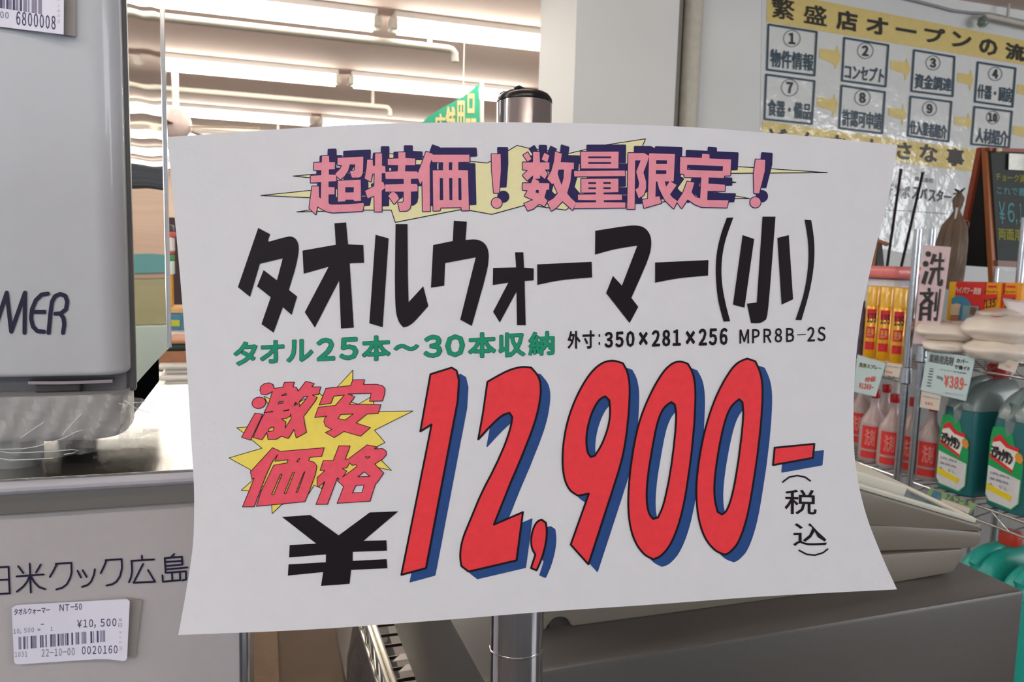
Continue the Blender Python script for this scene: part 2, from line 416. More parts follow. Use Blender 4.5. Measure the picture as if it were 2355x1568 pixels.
head = [
 ([Z1([(375,262),(520,258),(528,395),(650,395),(643,545),(518,548),(518,660),(672,665),(680,795),(512,805),(512,920),(640,928),(640,1075),(512,1080),(512,1260),(530,1285),(600,1297),(900,1290),(1255,1262),(1262,1290),(1235,1430),(600,1465),(480,1440),(380,1395),(275,1330),(240,1500),(105,1370),(165,910),(305,910),(312,1140),(350,1170),(358,820),(135,828),(135,685),(358,670),(362,565),(200,560),(205,408),(370,400)]),
   Z1([(705,305),(1250,278),(1245,500),(1235,640),(1200,700),(1150,720),(1010,722),(968,590),(1040,582),(1070,555),(1080,445),(965,440),(925,580),(850,690),(765,762),(685,690),(660,640),(760,540),(800,460),(705,455)]),
   Z1([(712,790),(1195,768),(1200,1215),(1065,1222),(1035,1190),(880,1190),(860,1225),(712,1232)])],
  [Z1([(868,925),(1050,925),(1045,1035),(868,1038)])]),
 ([Z1([(1335,345),(1450,345),(1455,475),(1500,470),(1503,208),(1645,208),(1645,470),(1715,480),(1720,625),(1640,630),(1640,815),(1675,820),(1715,940),(1640,1000),(1640,1440),(1490,1445),(1482,1105),(1345,1160),(1290,1005),(1482,905),(1490,635),(1440,640),(1410,810),(1280,740),(1320,520)]),
   Z2([(-66,286),(130,278),(130,165),(262,165),(262,270),(445,280),(440,405),(262,405),(255,520),(480,522),(500,560),(500,655),(365,660),(365,755),(470,757),(490,790),(488,893),(365,898),(365,1130),(345,1210),(290,1255),(160,1260),(125,1105),(215,1100),(232,1070),(232,898),(-110,898),(-114,766),(232,757),(232,660),(-105,660),(-114,528),(120,520),(130,405),(-66,400)]),
   Z2([(-57,978),(10,905),(60,910),(110,960),(143,1030),(52,1130)])], []),
 ([Z2([(650,150),(765,190),(775,208),(1455,208),(1462,340),(1250,345),(1250,495),(1430,500),(1440,900),(1450,1245),(1315,1250),(1310,1190),(920,1195),(905,1250),(785,1255),(775,500),(965,500),(970,350),(770,345),(748,300),(715,400),(722,1262),(588,1265),(578,690),(540,760),(500,655),(495,560),(600,290)])],
  [Z2(p) for p in ([(1075,350),(1140,350),(1135,495),(1072,495)],[(905,645),(965,645),(970,1055),(905,1055)],[(1078,645),(1140,645),(1140,1055),(1085,1055)],[(1250,645),(1305,645),(1312,1055),(1255,1055)])]),
 ([Z2([(1872,198),(2040,200),(2045,500),(2012,918),(1915,922),(1878,500)]), Z2(circ(1968,1108,95))], []),
 ([Z3([(115,320),(205,262),(278,395),(205,445)]), Z3([(540,275),(640,325),(595,462),(485,405)]),
   Z3([(315,255),(442,258),(450,465),(640,465),(640,605),(545,610),(605,685),(550,795),(455,720),(450,790),(345,795),(430,840),(435,878),(638,882),(635,1010),(580,1015),(540,1170),(600,1230),(540,1345),(435,1295),(320,1390),(205,1430),(135,1290),(320,1215),(260,1190),(145,1140),(205,1025),(105,1015),(105,882),(270,880),(315,780),(312,720),(195,830),(105,725),(215,620),(105,605),(105,465),(312,465)]),
   Z3([(755,250),(890,290),(865,460),(1130,470),(1130,600),(1085,605),(1060,850),(995,1085),(1080,1190),(1170,1270),(1105,1420),(905,1240),(780,1370),(680,1435),(600,1260),(720,1190),(810,1085),(720,880),(695,900),(595,790),(680,640),(735,440)])],
  [Z3([(375,1015),(430,1020),(425,1085),(360,1065)]), Z3([(825,610),(935,608),(925,780),(885,920),(830,780),(805,680)])]),
 ([Z3([(1270,252),(2028,250),(2022,585),(1278,585)]), Z3([(1135,640),(2150,628),(2160,738),(1140,748)]),
   Z3([(1278,795),(2022,792),(2022,1058),(1725,1068),(1725,1105),(2090,1108),(2095,1215),(1730,1222),(1730,1262),(2160,1268),(2160,1372),(1135,1382),(1170,1268),(1575,1265),(1575,1222),(1215,1218),(1212,1110),(1570,1105),(1570,1065),(1280,1068)])],
  [Z3(p) for p in ([(1418,345),(1875,345),(1875,382),(1418,382)],[(1418,458),(1875,458),(1875,495),(1418,495)],[(1420,862),(1575,862),(1575,900),(1420,900)],[(1720,860),(1870,860),(1870,898),(1720,898)],[(1420,965),(1575,965),(1575,1000),(1420,1000)],[(1722,962),(1870,962),(1870,998),(1722,998)])]),
 ([Z4([(98,208),(335,210),(410,250),(385,340),(325,500),(365,640),(365,740),(330,840),(255,888),(205,755),(250,730),(262,660),(218,490),(285,318),(200,318),(192,1050),(82,1050)]),
   Z4([(415,212),(800,225),(780,632),(730,635),(825,690),(725,830),(765,880),(835,930),(780,1045),(650,920),(560,740),(535,635),(512,635),(505,865),(565,860),(595,960),(335,1035),(310,910),(395,900),(410,240)])],
  [Z4(p) for p in ([(520,315),(680,318),(680,372),(515,372)],[(515,465),(672,468),(670,522),(510,522)],[(645,635),(720,635),(668,715)])]),
 ([Z4([(880,268),(1205,282),(1210,220),(1318,228),(1320,290),(1645,305),(1632,545),(1540,548),(1535,585),(1308,575),(1302,668),(1550,685),(1550,780),(1290,778),(1285,915),(1605,920),(1580,1028),(1200,1020),(1100,980),(990,905),(900,1040),(830,945),(920,810),(985,635),(1090,655),(1050,800),(1105,870),(1180,890),(1198,575),(945,570),(938,525),(875,515)])],
  [Z4([(985,385),(1525,405),(1518,480),(980,460)])]),
 ([Z4([(2015,303),(2158,312),(2150,480),(2065,815),(1992,812),(1985,520)]), Z4(circ(2010,950,78))], []),
]
burst1 = [(673.9,404.7),(730,400),(800,384),(893,353),(969,359),(1081,371),(1121,374.6),(1129.6,370),(1189,334.3),(1214.8,340.5),(1307.7,353),(1388,334),(1484.4,319.2),(1474,345),(1600,368),(1695.7,382.9),(1903,396.8),(1682.4,398.5),(1640,408),(1692.4,419.4),(1620,424),(1590,440),(1640,441),(1724,456.5),(1600,456),(1490,468),(1440,462),(1311,475.8),(1301,483),(1241.4,475),(1204.9,472.5),(1130.9,492.8),(1080.4,483.7),(1065,480.6),(909,511.2),(899.8,483),(837,483),(682.4,487.3),(730,480),(714.6,454.6),(599.8,449.4),(714.6,437.7),(750,424),(714.6,408.7)]
G = 34
bo = put('starburst', union([burst1], grid=G), smap(.00012), ink_cream, sheet)
put('outline', union(stroke(burst1, 2.0, True), grid=G), smap(.00014), ink_black, bo)
for inc, exc in head:
    sh = lambda ps: [[(x+15, y-14.2) for x, y in p] for p in ps]
    v, f = union(inc, exc, grid=G)
    # body first, then its outline and shadow as sub-parts
    b = put('headline_letter', (v, f), smap(.0004), ink_pink, sheet)
    i2 = list(inc)+edges_of(inc, 4.2); e2 = [p for p in exc]
    def reg(inc_, exc_, wd):
        a = merge(union(inc_, exc_, grid=G), union(edges_of(list(inc_)+list(exc_), wd), grid=G)); return a
    put('outline', union(edges_of(list(inc)+list(exc), 4.0), grid=G), smap(.0003), ink_navy, b)
    si, se = sh(inc), sh(exc)
    put('drop_shadow', union(list(si), se, grid=G), smap(.0002), ink_navy, b)
    put('shadow_rim', union(edges_of(si+se, 4.6), grid=G), smap(.00022), ink_navy, b)
# black product line
title = [
 Z7([(345,183),(492,262),(465,340),(478,355),(700,292),(760,288),(810,315),(840,370),(852,450),(820,640),(725,955),(828,1035),(760,1265),(650,1168),(535,1485),(385,1380),(500,1045),(330,910),(412,708),(578,835),(650,560),(365,628),(242,1040),(92,920)]),
 C1([(683,697),(770,690),(785,855),(900,860),(905,993),(797,997),(828,1480),(732,1487),(718,1125),(535,1480),(460,1365),(640,1022),(452,1075),(443,902),(693,858)]),
 [C1([(992,783),(1090,810),(1045,1477),(945,1448)]), C1([(1142,703),(1232,703),(1235,1100),(1240,1290),(1350,1170),(1388,1318),(1290,1430),(1240,1470),(1200,1478),(1165,1440),(1140,1350),(1137,1100)])],
 C1([(1580,677),(1678,685),(1668,822),(1745,815),(1800,835),(1835,880),(1845,950),(1830,1060),(1715,1468),(1628,1420),(1745,952),(1515,995),(1507,1165),(1408,1180),(1425,860),(1572,830)]),
 C1([(2040,915),(2102,915),(2108,1030),(2180,1035),(2180,1125),(2112,1130),(2120,1462),(2055,1462),(2050,1210),(1925,1442),(1875,1362),(1990,1142),(1873,1160),(1875,1032),(2048,1028)]),
 C2([(167,928),(545,910),(548,1018),(330,1035),(168,1070)]),
 C2([(570,695),(790,660),(860,657),(910,670),(950,715),(962,780),(945,880),(820,1160),(868,1222),(808,1335),(645,1127),(692,1008),(755,1075),(862,797),(700,822),(568,860)]),
 C2([(985,915),(1355,898),(1352,1005),(1130,1025),(985,1055)]),
 C2([(1482,605),(1527,603),(1470,760),(1445,900),(1445,1040),(1468,1180),(1505,1322),(1460,1325),(1420,1180),(1403,1000),(1410,850),(1440,720)]),
 [C2([(1592,725),(1672,752),(1605,1228),(1525,1207)]), C2([(1730,597),(1820,597),(1770,1250),(1755,1310),(1715,1337),(1650,1335),(1622,1200),(1690,1192)]), C2([(1833,745),(1912,725),(1942,1170),(1862,1207)])],
 C2([(2022,618),(2068,622),(2090,760),(2090,920),(2060,1110),(2000,1315),(1958,1313),(2020,1130),(2050,930),(2048,770)]),
]
for p in title:
    ps = p if isinstance(p[0], list) else [p]
    put('title_letter', union([round_poly(q, 2) for q in ps], grid=G), smap(.0003), ink_black, sheet)
put('yen_sign', union([C6([(613,365),(880,347),(1150,540),(1445,322),(1715,312),(1385,592),(1603,587),(1608,685),(1283,697),(1283,782),(1605,765),(1612,852),(1268,868),(1253,1000),(983,1020),(1003,888),(668,922),(675,815),(1028,795),(1030,720),(680,750),(685,632),(937,618)])], grid=G), smap(.0003), ink_black, sheet)
# red price
digits = [
 ([C4([(243,163),(375,122),(405,140),(420,200),(412,330),(215,1368),(62,1410),(157,940),(250,475),(180,518)])], []),
 ([C4([(597,210),(720,140),(810,115),(870,122),(920,180),(932,260),(915,380),(880,500),(800,700),(740,840),(637,1098),(818,1020),(778,1320),(480,1390),(435,1355),(425,1290),(440,1190),(490,1070),(560,900),(645,740),(715,580),(745,480),(752,430),(735,403),(690,415),(620,480),(540,568),(570,400)])], []),
 ([C4([(935,1068),(960,1085),(968,1140),(960,1220),(935,1310),(903,1382),(868,1368),(895,1285),(870,1240),(868,1170),(890,1100),(915,1072)])], []),
 ([C4([(1380,75),(1440,95),(1470,150),(1485,250),(1470,480),(1440,680),(1370,900),(1225,1345),(1115,1222),(1228,905),(1160,918),(1105,885),(1070,800),(1062,680),(1075,540),(1110,400),(1170,260),(1240,150),(1310,90)])],
  [C4([(1330,300),(1355,325),(1362,400),(1350,490),(1310,600),(1265,670),(1240,678),(1218,650),(1210,570),(1222,480),(1250,390),(1290,320)])]),
 ([C5([(820,242),(870,260),(905,320),(920,430),(910,640),(890,850),(840,1180),(770,1380),(700,1460),(655,1475),(600,1450),(540,1370),(505,1250),(497,1080),(520,850),(560,640),(620,480),(700,330),(765,260)])],
  [C5([(768,498),(790,515),(800,570),(790,720),(760,950),(720,1140),(685,1215),(655,1225),(625,1190),(612,1100),(620,960),(650,780),(680,620),(720,530)])]),
 ([C5([(1240,228),(1290,245),(1325,320),(1338,430),(1325,640),(1300,850),(1250,1180),(1190,1370),(1130,1435),(1100,1447),(1040,1425),(970,1340),(930,1200),(920,1030),(940,850),(980,650),(1040,470),(1120,320),(1180,250)])],
  [C5([(1190,480),(1210,500),(1217,570),(1205,700),(1180,900),(1145,1090),(1110,1180),(1082,1197),(1055,1180),(1035,1100),(1035,980),(1060,800),(1100,610),(1140,520)])]),
 ([C5([(1410,782),(1657,758),(1648,845),(1400,890)])], []),
]
for i, (inc, exc) in enumerate(digits):
    if i not in (0, 6): inc = [round_poly(p, 2) for p in inc]
    exc = [round_poly(p, 2) for p in exc]
    nm = 'price_comma' if i == 2 else 'price_dash' if i == 6 else 'price_digit'
    b = put(nm, union(inc, exc, grid=G), smap(.0003), ink_red, sheet)
    put('outline', union(edges_of(inc+exc, 4.4), grid=G), smap(.0004), ink_black, b)
    s = lambda ps: [[(x+20.5, y+16) for x, y in p] for p in ps]
    put('drop_shadow', union(s(inc), s(exc), grid=G), smap(.00014), ink_blue, b)
    put('shadow_rim', union(edges_of(s(inc), 3.0), grid=G), smap(.00016), ink_blue, b)
# bargain burst
Zb = lambda p: Z5(p)
burst2 = Zb([(1560,5),(1545,400),(1630,424),(1790,330),(1815,400),(1830,515),(2300,508),(1825,745),(1955,895),(1860,946),(1850,1040),(1910,1116),(2035,1239),(1880,1206),(1640,1170),(1450,1320),(1205,1391),(1175,1461),(1085,1421),(1020,1521),(900,1600),(680,1661),(567,1771),(560,1661),(500,1500),(280,1488),(185,1484),(320,1366),(300,1231),(35,1086),(440,966),(310,855),(205,770),(130,715),(250,705),(540,520),(510,410),(465,328),(530,355),(800,450),(1060,315),(1140,305),(1145,285),(1180,320),(1300,260),(1375,205)])
b = put('bargain_starburst', union([burst2], grid=G), smap(.00014), ink_yellow, sheet)
put('outline', union(stroke(burst2, 1.5, True), grid=G), smap(.00018), ink_black, b)
gek = [
 ([Z5([(430,300),(415,250),(425,205),(470,170),(530,160),(575,180),(590,230),(695,215),(718,155),(840,152),(820,208),(865,215),(885,265),(980,142),(1083,168),(1055,210),(1165,210),(1140,300),(1060,312),(1120,340),(1100,380),(955,575),(970,680),(990,770),(862,840),(835,735),(765,848),(680,818),(620,855),(515,858),(500,770),(443,862),(330,835),(440,590),(470,548),(465,530),(520,420),(570,268),(540,285),(490,310)]),
   Z5(circ(403,407,86,70,24,-.25)), Z5([(355,533),(450,548),(300,868),(190,830)])],
  [Z5(p) for p in ([(680,318),(735,292),(745,312)],[(640,420),(655,392),(705,388),(695,412)],[(835,440),(855,400),(880,425)],[(900,455),(905,440),(895,400),(955,335),(1005,325),(960,390)],[(680,605),(740,598),(790,570),(795,540),(800,600),(725,720),(735,640)],[(700,508),(775,488),(775,498)],[(515,760),(530,720),(590,705),(578,752)],[(470,528),(575,512),(575,518)])]),
 ([Z5([(1228,228),(1530,195),(1560,125),(1705,122),(1688,180),(1850,178),(1920,195),(1958,235),(1945,320),(1922,385),(1765,388),(1785,290),(1500,298),(1585,332),(1515,425),(1905,430),(1870,540),(1735,545),(1600,655),(1775,712),(1655,818),(1450,760),(1330,835),(1220,773),(1300,735),(1225,695),(1202,640),(1215,590),(1240,570),(1090,588),(1135,462),(1345,438),(1455,312),(1325,325),(1290,412),(1145,435)])],
  [Z5([(1375,600),(1410,550),(1565,545),(1465,618)])]),
 ([Z6([(570,103),(670,148),(1208,103),(1175,210),(1030,222),(1015,262),(1080,280),(1118,330),(1100,430),(1020,650),(968,768),(372,825),(430,640),(585,318),(750,290),(762,252),(600,270),(635,185),(560,290),(480,470),(345,830),(200,832),(345,480),(318,490),(298,400)])],
  [Z6(p) for p in ([(870,275),(890,235),(910,235),(885,280)],[(560,680),(670,430),(688,430),(585,682)],[(715,665),(820,408),(842,405),(735,668)],[(858,655),(960,400),(970,400),(878,652)])]),
 ([Z6([(1388,80),(1528,82),(1465,245),(1500,245),(1735,68),(1855,92),(1825,118),(1925,112),(1970,145),(1972,190),(1930,240),(1830,305),(1940,415),(1855,538),(1840,545),(1770,762),(1365,788),(1445,582),(1370,510),(1390,490),(1368,475),(1248,800),(1105,802),(1215,520),(1135,590),(1120,560),(1120,470),(1215,385),(1155,383),(1195,262),(1318,260)])],
  [Z6(p) for p in ([(1520,290),(1550,320),(1600,312),(1610,335),(1520,400),(1435,465),(1485,390),(1430,360),(1485,350)],[(1710,215),(1775,215),(1740,235)],[(1620,462),(1700,400),(1770,455)],[(1598,568),(1698,565),(1670,655),(1553,660)])]),
]
for inc, exc in gek:
    b = put('bargain_letter', union(inc, exc, grid=G), smap(.0003), ink_rose, sheet)
    put('outline', union(edges_of(inc+exc, 1.5), grid=G), smap(.0004), ink_black, b)
# green capacity line
for ch_, bx in zip('タオル25本〜30本収納', [(108,70,265,235),(285,62,445,222),(462,55,638,212),(663,45,785,205),(815,42,940,200),(965,30,1155,205),(1178,85,1345,140),(1378,25,1500,185),(1522,22,1652,180),(1675,8,1860,185),(1878,8,2055,180),(2078,2,2250,170)]):
    (x0, y0), (x1, y1) = C3([(bx[0], bx[1]), (bx[2], bx[3])])
    bd = 2.1 if ch_ in '25〜30' else 1.7
    q = rect(x0+bd, y0+bd+1.5, x1-bd, y1-bd-1.5, -.05)
    b = put('capacity_letter', text(ch_, q, bd), smap(.00034), ink_green, sheet)
    put('outline', text(ch_, q, bd+.75), smap(.00024), ink_black, b)
# size line
for s_, bx, bd in [('外', (378,1390,468,1513), 1.1), ('寸', (482,1385,565,1513), 1.1), (':', (592,1410,604,1488), 1.0), ('350', (634,1392,843,1504), 1.5), ('×', (872,1395,934,1488), 1.2), ('281', (962,1380,1163,1497), 1.5), ('×', (1197,1388,1262,1482), 1.2), ('256', (1287,1370,1488,1490), 1.5), ('MPR8B', (1570,1372,1950,1473), .75), ('-', (1968,1412,2032,1418), .9), ('2S', (2040,1360,2168,1463), .75)]:
    (x0, y0), (x1, y1) = C2([(bx[0], bx[1]), (bx[2], bx[3])])
    put('size_text', text(s_, rect(x0+bd, y0+bd, x1-bd, y1-bd, -.035), bd), smap(.0003), ink_black, sheet)
# tax note
def arc(pts): return union(stroke(C5(pts), 3.8), grid=G)
put('tax_note', merge(arc([(1460,995),(1500,965),(1550,955),(1600,965),(1632,988)]), text('税', rect(*sum(map(list, C5([(1474,1044),(1670,1196)])), []), .03), .55),
    text('込', rect(*sum(map(list, C5([(1527,1252),(1733,1390)])), []), -.02), .55), arc([(1562,1420),(1610,1445),(1660,1450),(1710,1435),(1740,1412)])), smap(.0003), ink_black, sheet)
# ------------------------------------------------------------------ pole
chrome = mat('chrome', (216, 219, 226), .07, metal=1, var=.14, scale=260, bump=.03, bscale=120, stretch=(1, 1, .03))
pt, pb = P(1206, 236, .3555), P(1186, 1600, .3705)
pole = thing('rack_pole', 'chrome rack pole with black cap holding the price sheet', 'pole', pb)
up = (pt-pb).normalized(); sx = up.cross(Vector((0, 1, 0))).normalized(); sy = sx.cross(up)
def ring(c, r, n=40): return [c+(sx*math.cos(2*math.pi*i/n)+sy*math.sin(2*math.pi*i/n))*r for i in range(n)]
zg = P(1187, 1487, .3693)
L = (pt-pb).length; lg = (zg-pb).dot(up)
prof = [(-.6, .0127), (lg-.0006, .0127), (lg-.0003, .0123), (lg+.0003, .0123), (lg+.0006, .0127), (L-.0008, .0127), (L, .0122)]
MB().loft([ring(pb+up*t, r) for t, r in prof]).make('tube', chrome, pole, True)
MB().loft([ring(pb+up*(lg+t), r) for t, r in ((-.0004, .0124), (-.0002, .01285), (.0002, .01285), (.0004, .0124))]).make('seam_ring', mat('bright_ring', (230, 226, 220), .15, metal=1, var=0), pole, True)
capm = mat('black_plastic', (22, 22, 24), .25, var=.1)
MB().loft([ring(pt+up*t, r) for t, r in ((-.0002, .0128), (.0012, .0127), (.0028, .0116), (.0040, .0095), (.0046, .006), (.0048, .001))]).make('cap', capm, pole, True)
mb = MB()
for a in (25, 60, 100, 200, 300): 
    c = pt+up*.0036+(sx*math.cos(math.radians(a))+sy*math.sin(math.radians(a)))*.0085
    mb.tube([c-sx*.002, c+sx*.001+up*.0006, c+sx*.003], [.0008, .0013, .0007], 6)
mb.make('cap_ridge', capm, pole, True)
# ------------------------------------------------------------------ left: two towel warmers
YF = P(250, 1000, .41).y                     # plane of the door and of the lower machine's face
fm = lambda Y: (lambda x, y: onY(x, y, Y))
grey_white = mat('white_door', (192, 194, 200), .35, var=.015, scale=60, coat=.4)
beige_grey = mat('beige_grey_enamel', (176, 171, 173), .38, var=.02, scale=200, coat=.2)
side_steel = mat('polished_side', (232, 232, 232), .02, metal=1, var=0, bump=.012, bscale=4, stretch=(1, 1, 2))
def blk(mb, x0, x1, ytop, ybot, Y, depth, b=0, seg=3, dy=0):
    """box whose front face spans pixel x0..x1 / ytop..ybot on the plane Y (measured at x1)"""
    a, c = onY(x0, (ytop+ybot)/2, Y), onY(x1, (ytop+ybot)/2, Y)
    zt, zb = onY(x1, ytop, Y).z, onY(x1, ybot, Y).z
    return mb.box(a.x, c.x, Y+dy, Y+depth, zb, zt, b, seg)
# --- lower warmer
zt2 = onY(330, 1088, YF-.012).z              # its top surface
xr2 = onY(569, 1480, YF).x; xl2 = xr2-.42
zs = onY(300, 1160, YF).z
low = thing('towel_warmer', 'large beige grey towel warmer with maker lettering, under the white-door warmer', 'towel warmer', (xr2, YF, zt2-.36))
MB().box(xl2, xr2-.0035, YF, YF+.27, zt2-.36, zs, .004, 2).make('body', beige_grey, low, True)
MB().box(xr2-.0034, xr2, YF+.0005, YF+.27, zt2-.36, zs, .0012, 2).make('side_trim', mat('bright_trim', (205, 208, 214), .2, metal=1, var=0), low, True)
steel = mat('brushed_top', (178, 174, 166), .17, metal=.9, var=.04, scale=90, bump=.03, bscale=200, stretch=(1, 14, 1))
zl1 = onY(330, 1125, YF-.012).z
MB().box(xl2, xr2, YF-.004, YF+.27, zs, zl1, .0006).make('glossy_strip', mat('glossy_strip', (214, 211, 204), .07, metal=.9, var=.02), low)
MB().box(xl2, xr2, YF-.012, YF+.27, zl1, zt2-.0012, .0045, 4).make('top_rim', mat('lilac_grey_lip', (176, 175, 184), .4, var=.02), low, True)
MB().box(xl2+.002, xr2-.002, YF-.009, YF+.268, zt2-.0013, zt2, .0002).make('top_panel', steel, low)
L4 = cr(0, 1160, 3.843)
nav = mat('dark_navy_ink', (26, 20, 52), .4, var=0)
lines = {
 '日': [[(-120,560),(75,550),(85,785),(-115,797),(-120,560)], [(-118,672),(78,662)]],
 '米': [[(145,635),(385,618)], [(262,522),(272,778)], [(160,545),(205,605)], [(360,530),(318,600)], [(258,640),(240,680),(205,725),(148,770)], [(275,640),(305,690),(345,730),(398,748)]],
 'ク': [[(500,528),(475,580),(440,640)], [(492,524),(630,514),(632,600),(620,650),(590,705),(550,735),(497,750)]],
 'ッ': [[(685,585),(715,645)], [(730,580),(765,640)], [(838,572),(830,620),(805,680),(775,710),(725,728)]],
 'ク2': [[(940,492),(920,545),(890,605)], [(932,492),(1074,482),(1078,560),(1062,630),(1030,680),(990,705),(942,715)]],
 '広': [[(1253,453),(1256,488)], [(1160,498),(1360,485)], [(1164,498),(1167,590),(1158,640),(1140,686)], [(1264,525),(1180,692),(1370,682)], [(1308,578),(1370,682)]],
 '島': [[(1540,437),(1502,474)], [(1456,474),(1608,461),(1612,530),(1462,545)], [(1456,474),(1464,603),(1643,590),(1645,662),(1612,670)], [(1462,508),(1604,498)], [(1464,574),(1655,556)], [(1435,625),(1440,682),(1592,668),(1590,610)], [(1520,606),(1524,674)]],
}
for k, ls in lines.items():
    put('maker_letter', union(sum([stroke(L4(l), 4.3, False) for l in ls], [])), fm(YF-.0006), nav, low)
# inside the gap of the paper's left, front slab continues
# --- price labels
sticker = mat('sticker_paper', (222, 220, 236), .45, var=.01)
lab_plate = mat('label_plate', (168, 163, 160), .5, alpha=.85, var=.05, scale=120)
thermal = mat('thermal_ink', (74, 70, 104), .6, var=.15, scale=500)
thermal_l = mat('pale_thermal_ink', (138, 134, 158), .6, var=.1, scale=500)
def price_label(name, lab, plate_px, paper_px, Y, crf, items, bars, vert, z0):
    t = thing(name, lab, 'price label', onY(*crf([z0])[0], Y), 'price labels on the towel warmers')
    MB().prism([onY(x, y, Y-.0006) for x, y in crf(plate_px)], (0, -.0012, 0)).make('backing_strip', lab_plate, t)
    pp = crf(paper_px); xm = max(p[0] for p in pp); x0 = min(p[0] for p in pp)
    def pm(e):                       # the sticker lifts gently towards its right end
        return lambda x, y: onY(x, y, Y-.0021-.004*max(0, (x-x0)/(xm-x0)-.45)**2*3.3-e)
    v, f = union([pp], grid=14)
    put('sticker', (v, f), pm(0), sticker, t)
    v2, f2 = union(stroke(pp, .8, True), grid=14); put('sticker_edge', (v2, f2), pm(.00003), mat('sticker_edge', (205, 203, 214), .5), t)
    dark = []; pale = []
    for s_, b, sl, pl, bd in items:
        (a, c), (d, e) = crf([(b[0], b[1]), (b[2], b[3])])
        (pale if pl else dark).append(text(s_, rect(a, c, d, e, sl), bd))
    put('lettering', merge(*dark), pm(.00008), thermal, t)
    if pale: put('lettering', merge(*pale), pm(.00008), thermal_l, t)
    d_, p_ = [], []
    for x, wd, dk in bars[0]:
        q = lambda x, y: (x, y)
        ya, yb_ = bars[1](x), bars[2](x); k = bars[3]
        (d_ if dk else p_).append(crf([(x-k, ya), (x+wd-k, ya+bars[4]*wd), (x+wd, yb_+bars[4]*wd), (x, yb_)]))
    f4 = lambda L: (sum([list(q) for q in L], []), [tuple(range(4*i, 4*i+4)) for i in range(len(L))])
    put('barcode', f4(d_), pm(.00008), thermal, t); put('barcode', f4(p_), pm(.00008), thermal_l, t)
    return t
br = [(165,24,0),(208,12,1),(225,7,0),(240,8,0),(272,14,1),(288,36,0),(355,10,1),(368,8,0),(378,7,1),(403,10,1),(445,14,1),(462,32,0),(510,16,1),(535,10,0),(548,18,0),(575,10,0),(590,16,1),(632,14,1),(668,20,0),(692,8,1),(722,10,0),(736,28,0),(800,16,1),(824,8,0),(856,16,1),(884,8,0),(897,9,0),(912,18,0)]
price_label('price_label', 'white price sticker reading 10,500 yen under the maker lettering on the large towel warmer',
  [(1120,822),(1258,840),(1200,1340),(1105,1325)], [(125,900),(150,888),(1100,836),(1128,838),(1146,856),(1122,1355),(1112,1375),(1090,1382),(960,1366),(850,1366),(160,1412),(135,1405),(124,1385),(103,915)], YF, L4,
  [('タオルウォーマー', (125,912,440,968), -.06, 0, .25), ('NT', (527,882,612,940), -.03, 0, .2), ('-50', (625,876,722,932), -.03, 0, .25), ('¥10,500', (682,1012,1028,1090), -.04, 0, .3), ('-', (362,1055,386,1060), 0, 0, .4),
   ('10,500', (118,1092,300,1140), -.08, 1, .2), ('×', (330,1095,358,1118), 0, 1, .2), ('1', (448,1082,464,1116), 0, 1, .2), ('1031', (132,1300,240,1345), -.04, 1, .2), ('22-10-00', (368,1272,660,1338), -.05, 1, .3), ('0020160', (724,1248,1038,1320), -.03, 0, .2),
   ('株', (1048,1005,1080,1035), 0, 1, 0), ('日', (1046,1050,1078,1085), 0, 1, 0), ('ﾃ', (1052,1120,1076,1140), 0, 1, 0), ('ン', (1052,1160,1076,1180), 0, 1, 0), ('ホ', (1050,1205,1072,1225), 0, 1, 0), ('ス', (1052,1255,1078,1290), 0, 1, 0)],
  (br, lambda x: 1170-(x-165)*.078, lambda x: 1282-(x-165)*.09, 2, -.08), None, (640, 1400))
# --- upper warmer
xr1 = onY(291, 500, YF).x                    # right side plane
dep = onX(392, 700, xr1).y
zbase_t = onY(200, 905, YF).z; zbase_b = onY(200, 1022, YF-.01).z
ztop = onY(200, -760, YF).z
upw = thing('towel_warmer', 'small towel warmer with rounded white door and polished side, standing at the left edge', 'towel warmer', (xr1-.17, YF+.1, zt2))
MB().box(xr1-.30, xr1-.003, YF+.022, dep, zbase_t, ztop, .006).make('cabinet', mat('cabinet_grey', (150, 150, 156), .3, var=.03), upw, True)
# slightly bellied polished side sheet
NY, NZ = 24, 40; sv, sf = [], []
for s_ in (0, -.0012):
    for j in range(NZ+1):
        for i in range(NY+1):
            u = i/NY; z = zbase_t+(ztop-zbase_t)*j/NZ
            bulge = -.0005*math.sin(math.pi*u)+.00004*math.sin(j*1.3+u*4)
            sv.append((xr1-.0015+s_+bulge, YF+.02+(dep-YF-.02)*u, z))
n1 = (NY+1)*(NZ+1)
for j in range(NZ):
    for i in range(NY): a = j*(NY+1)+i; sf.append((a, a+1, a+NY+2, a+NY+1)); sf.append((a+n1, a+NY+1+n1, a+NY+2+n1, a+1+n1))
mesh('side_panel', sv, sf, side_steel, upw, True)
MB().box(xr1-.004, xr1+.0002, dep-.0005, dep+.0015, zbase_t, ztop, .0004).make('rear_trim', mat('grey_trim', (226, 222, 220), .15, metal=.8), upw)
MB().box(xr1-.006, xr1, YF+.016, YF+.022, zbase_t-.002, ztop, .0015).make('front_trim', mat('dark_gasket', (92, 92, 92), .4), upw)
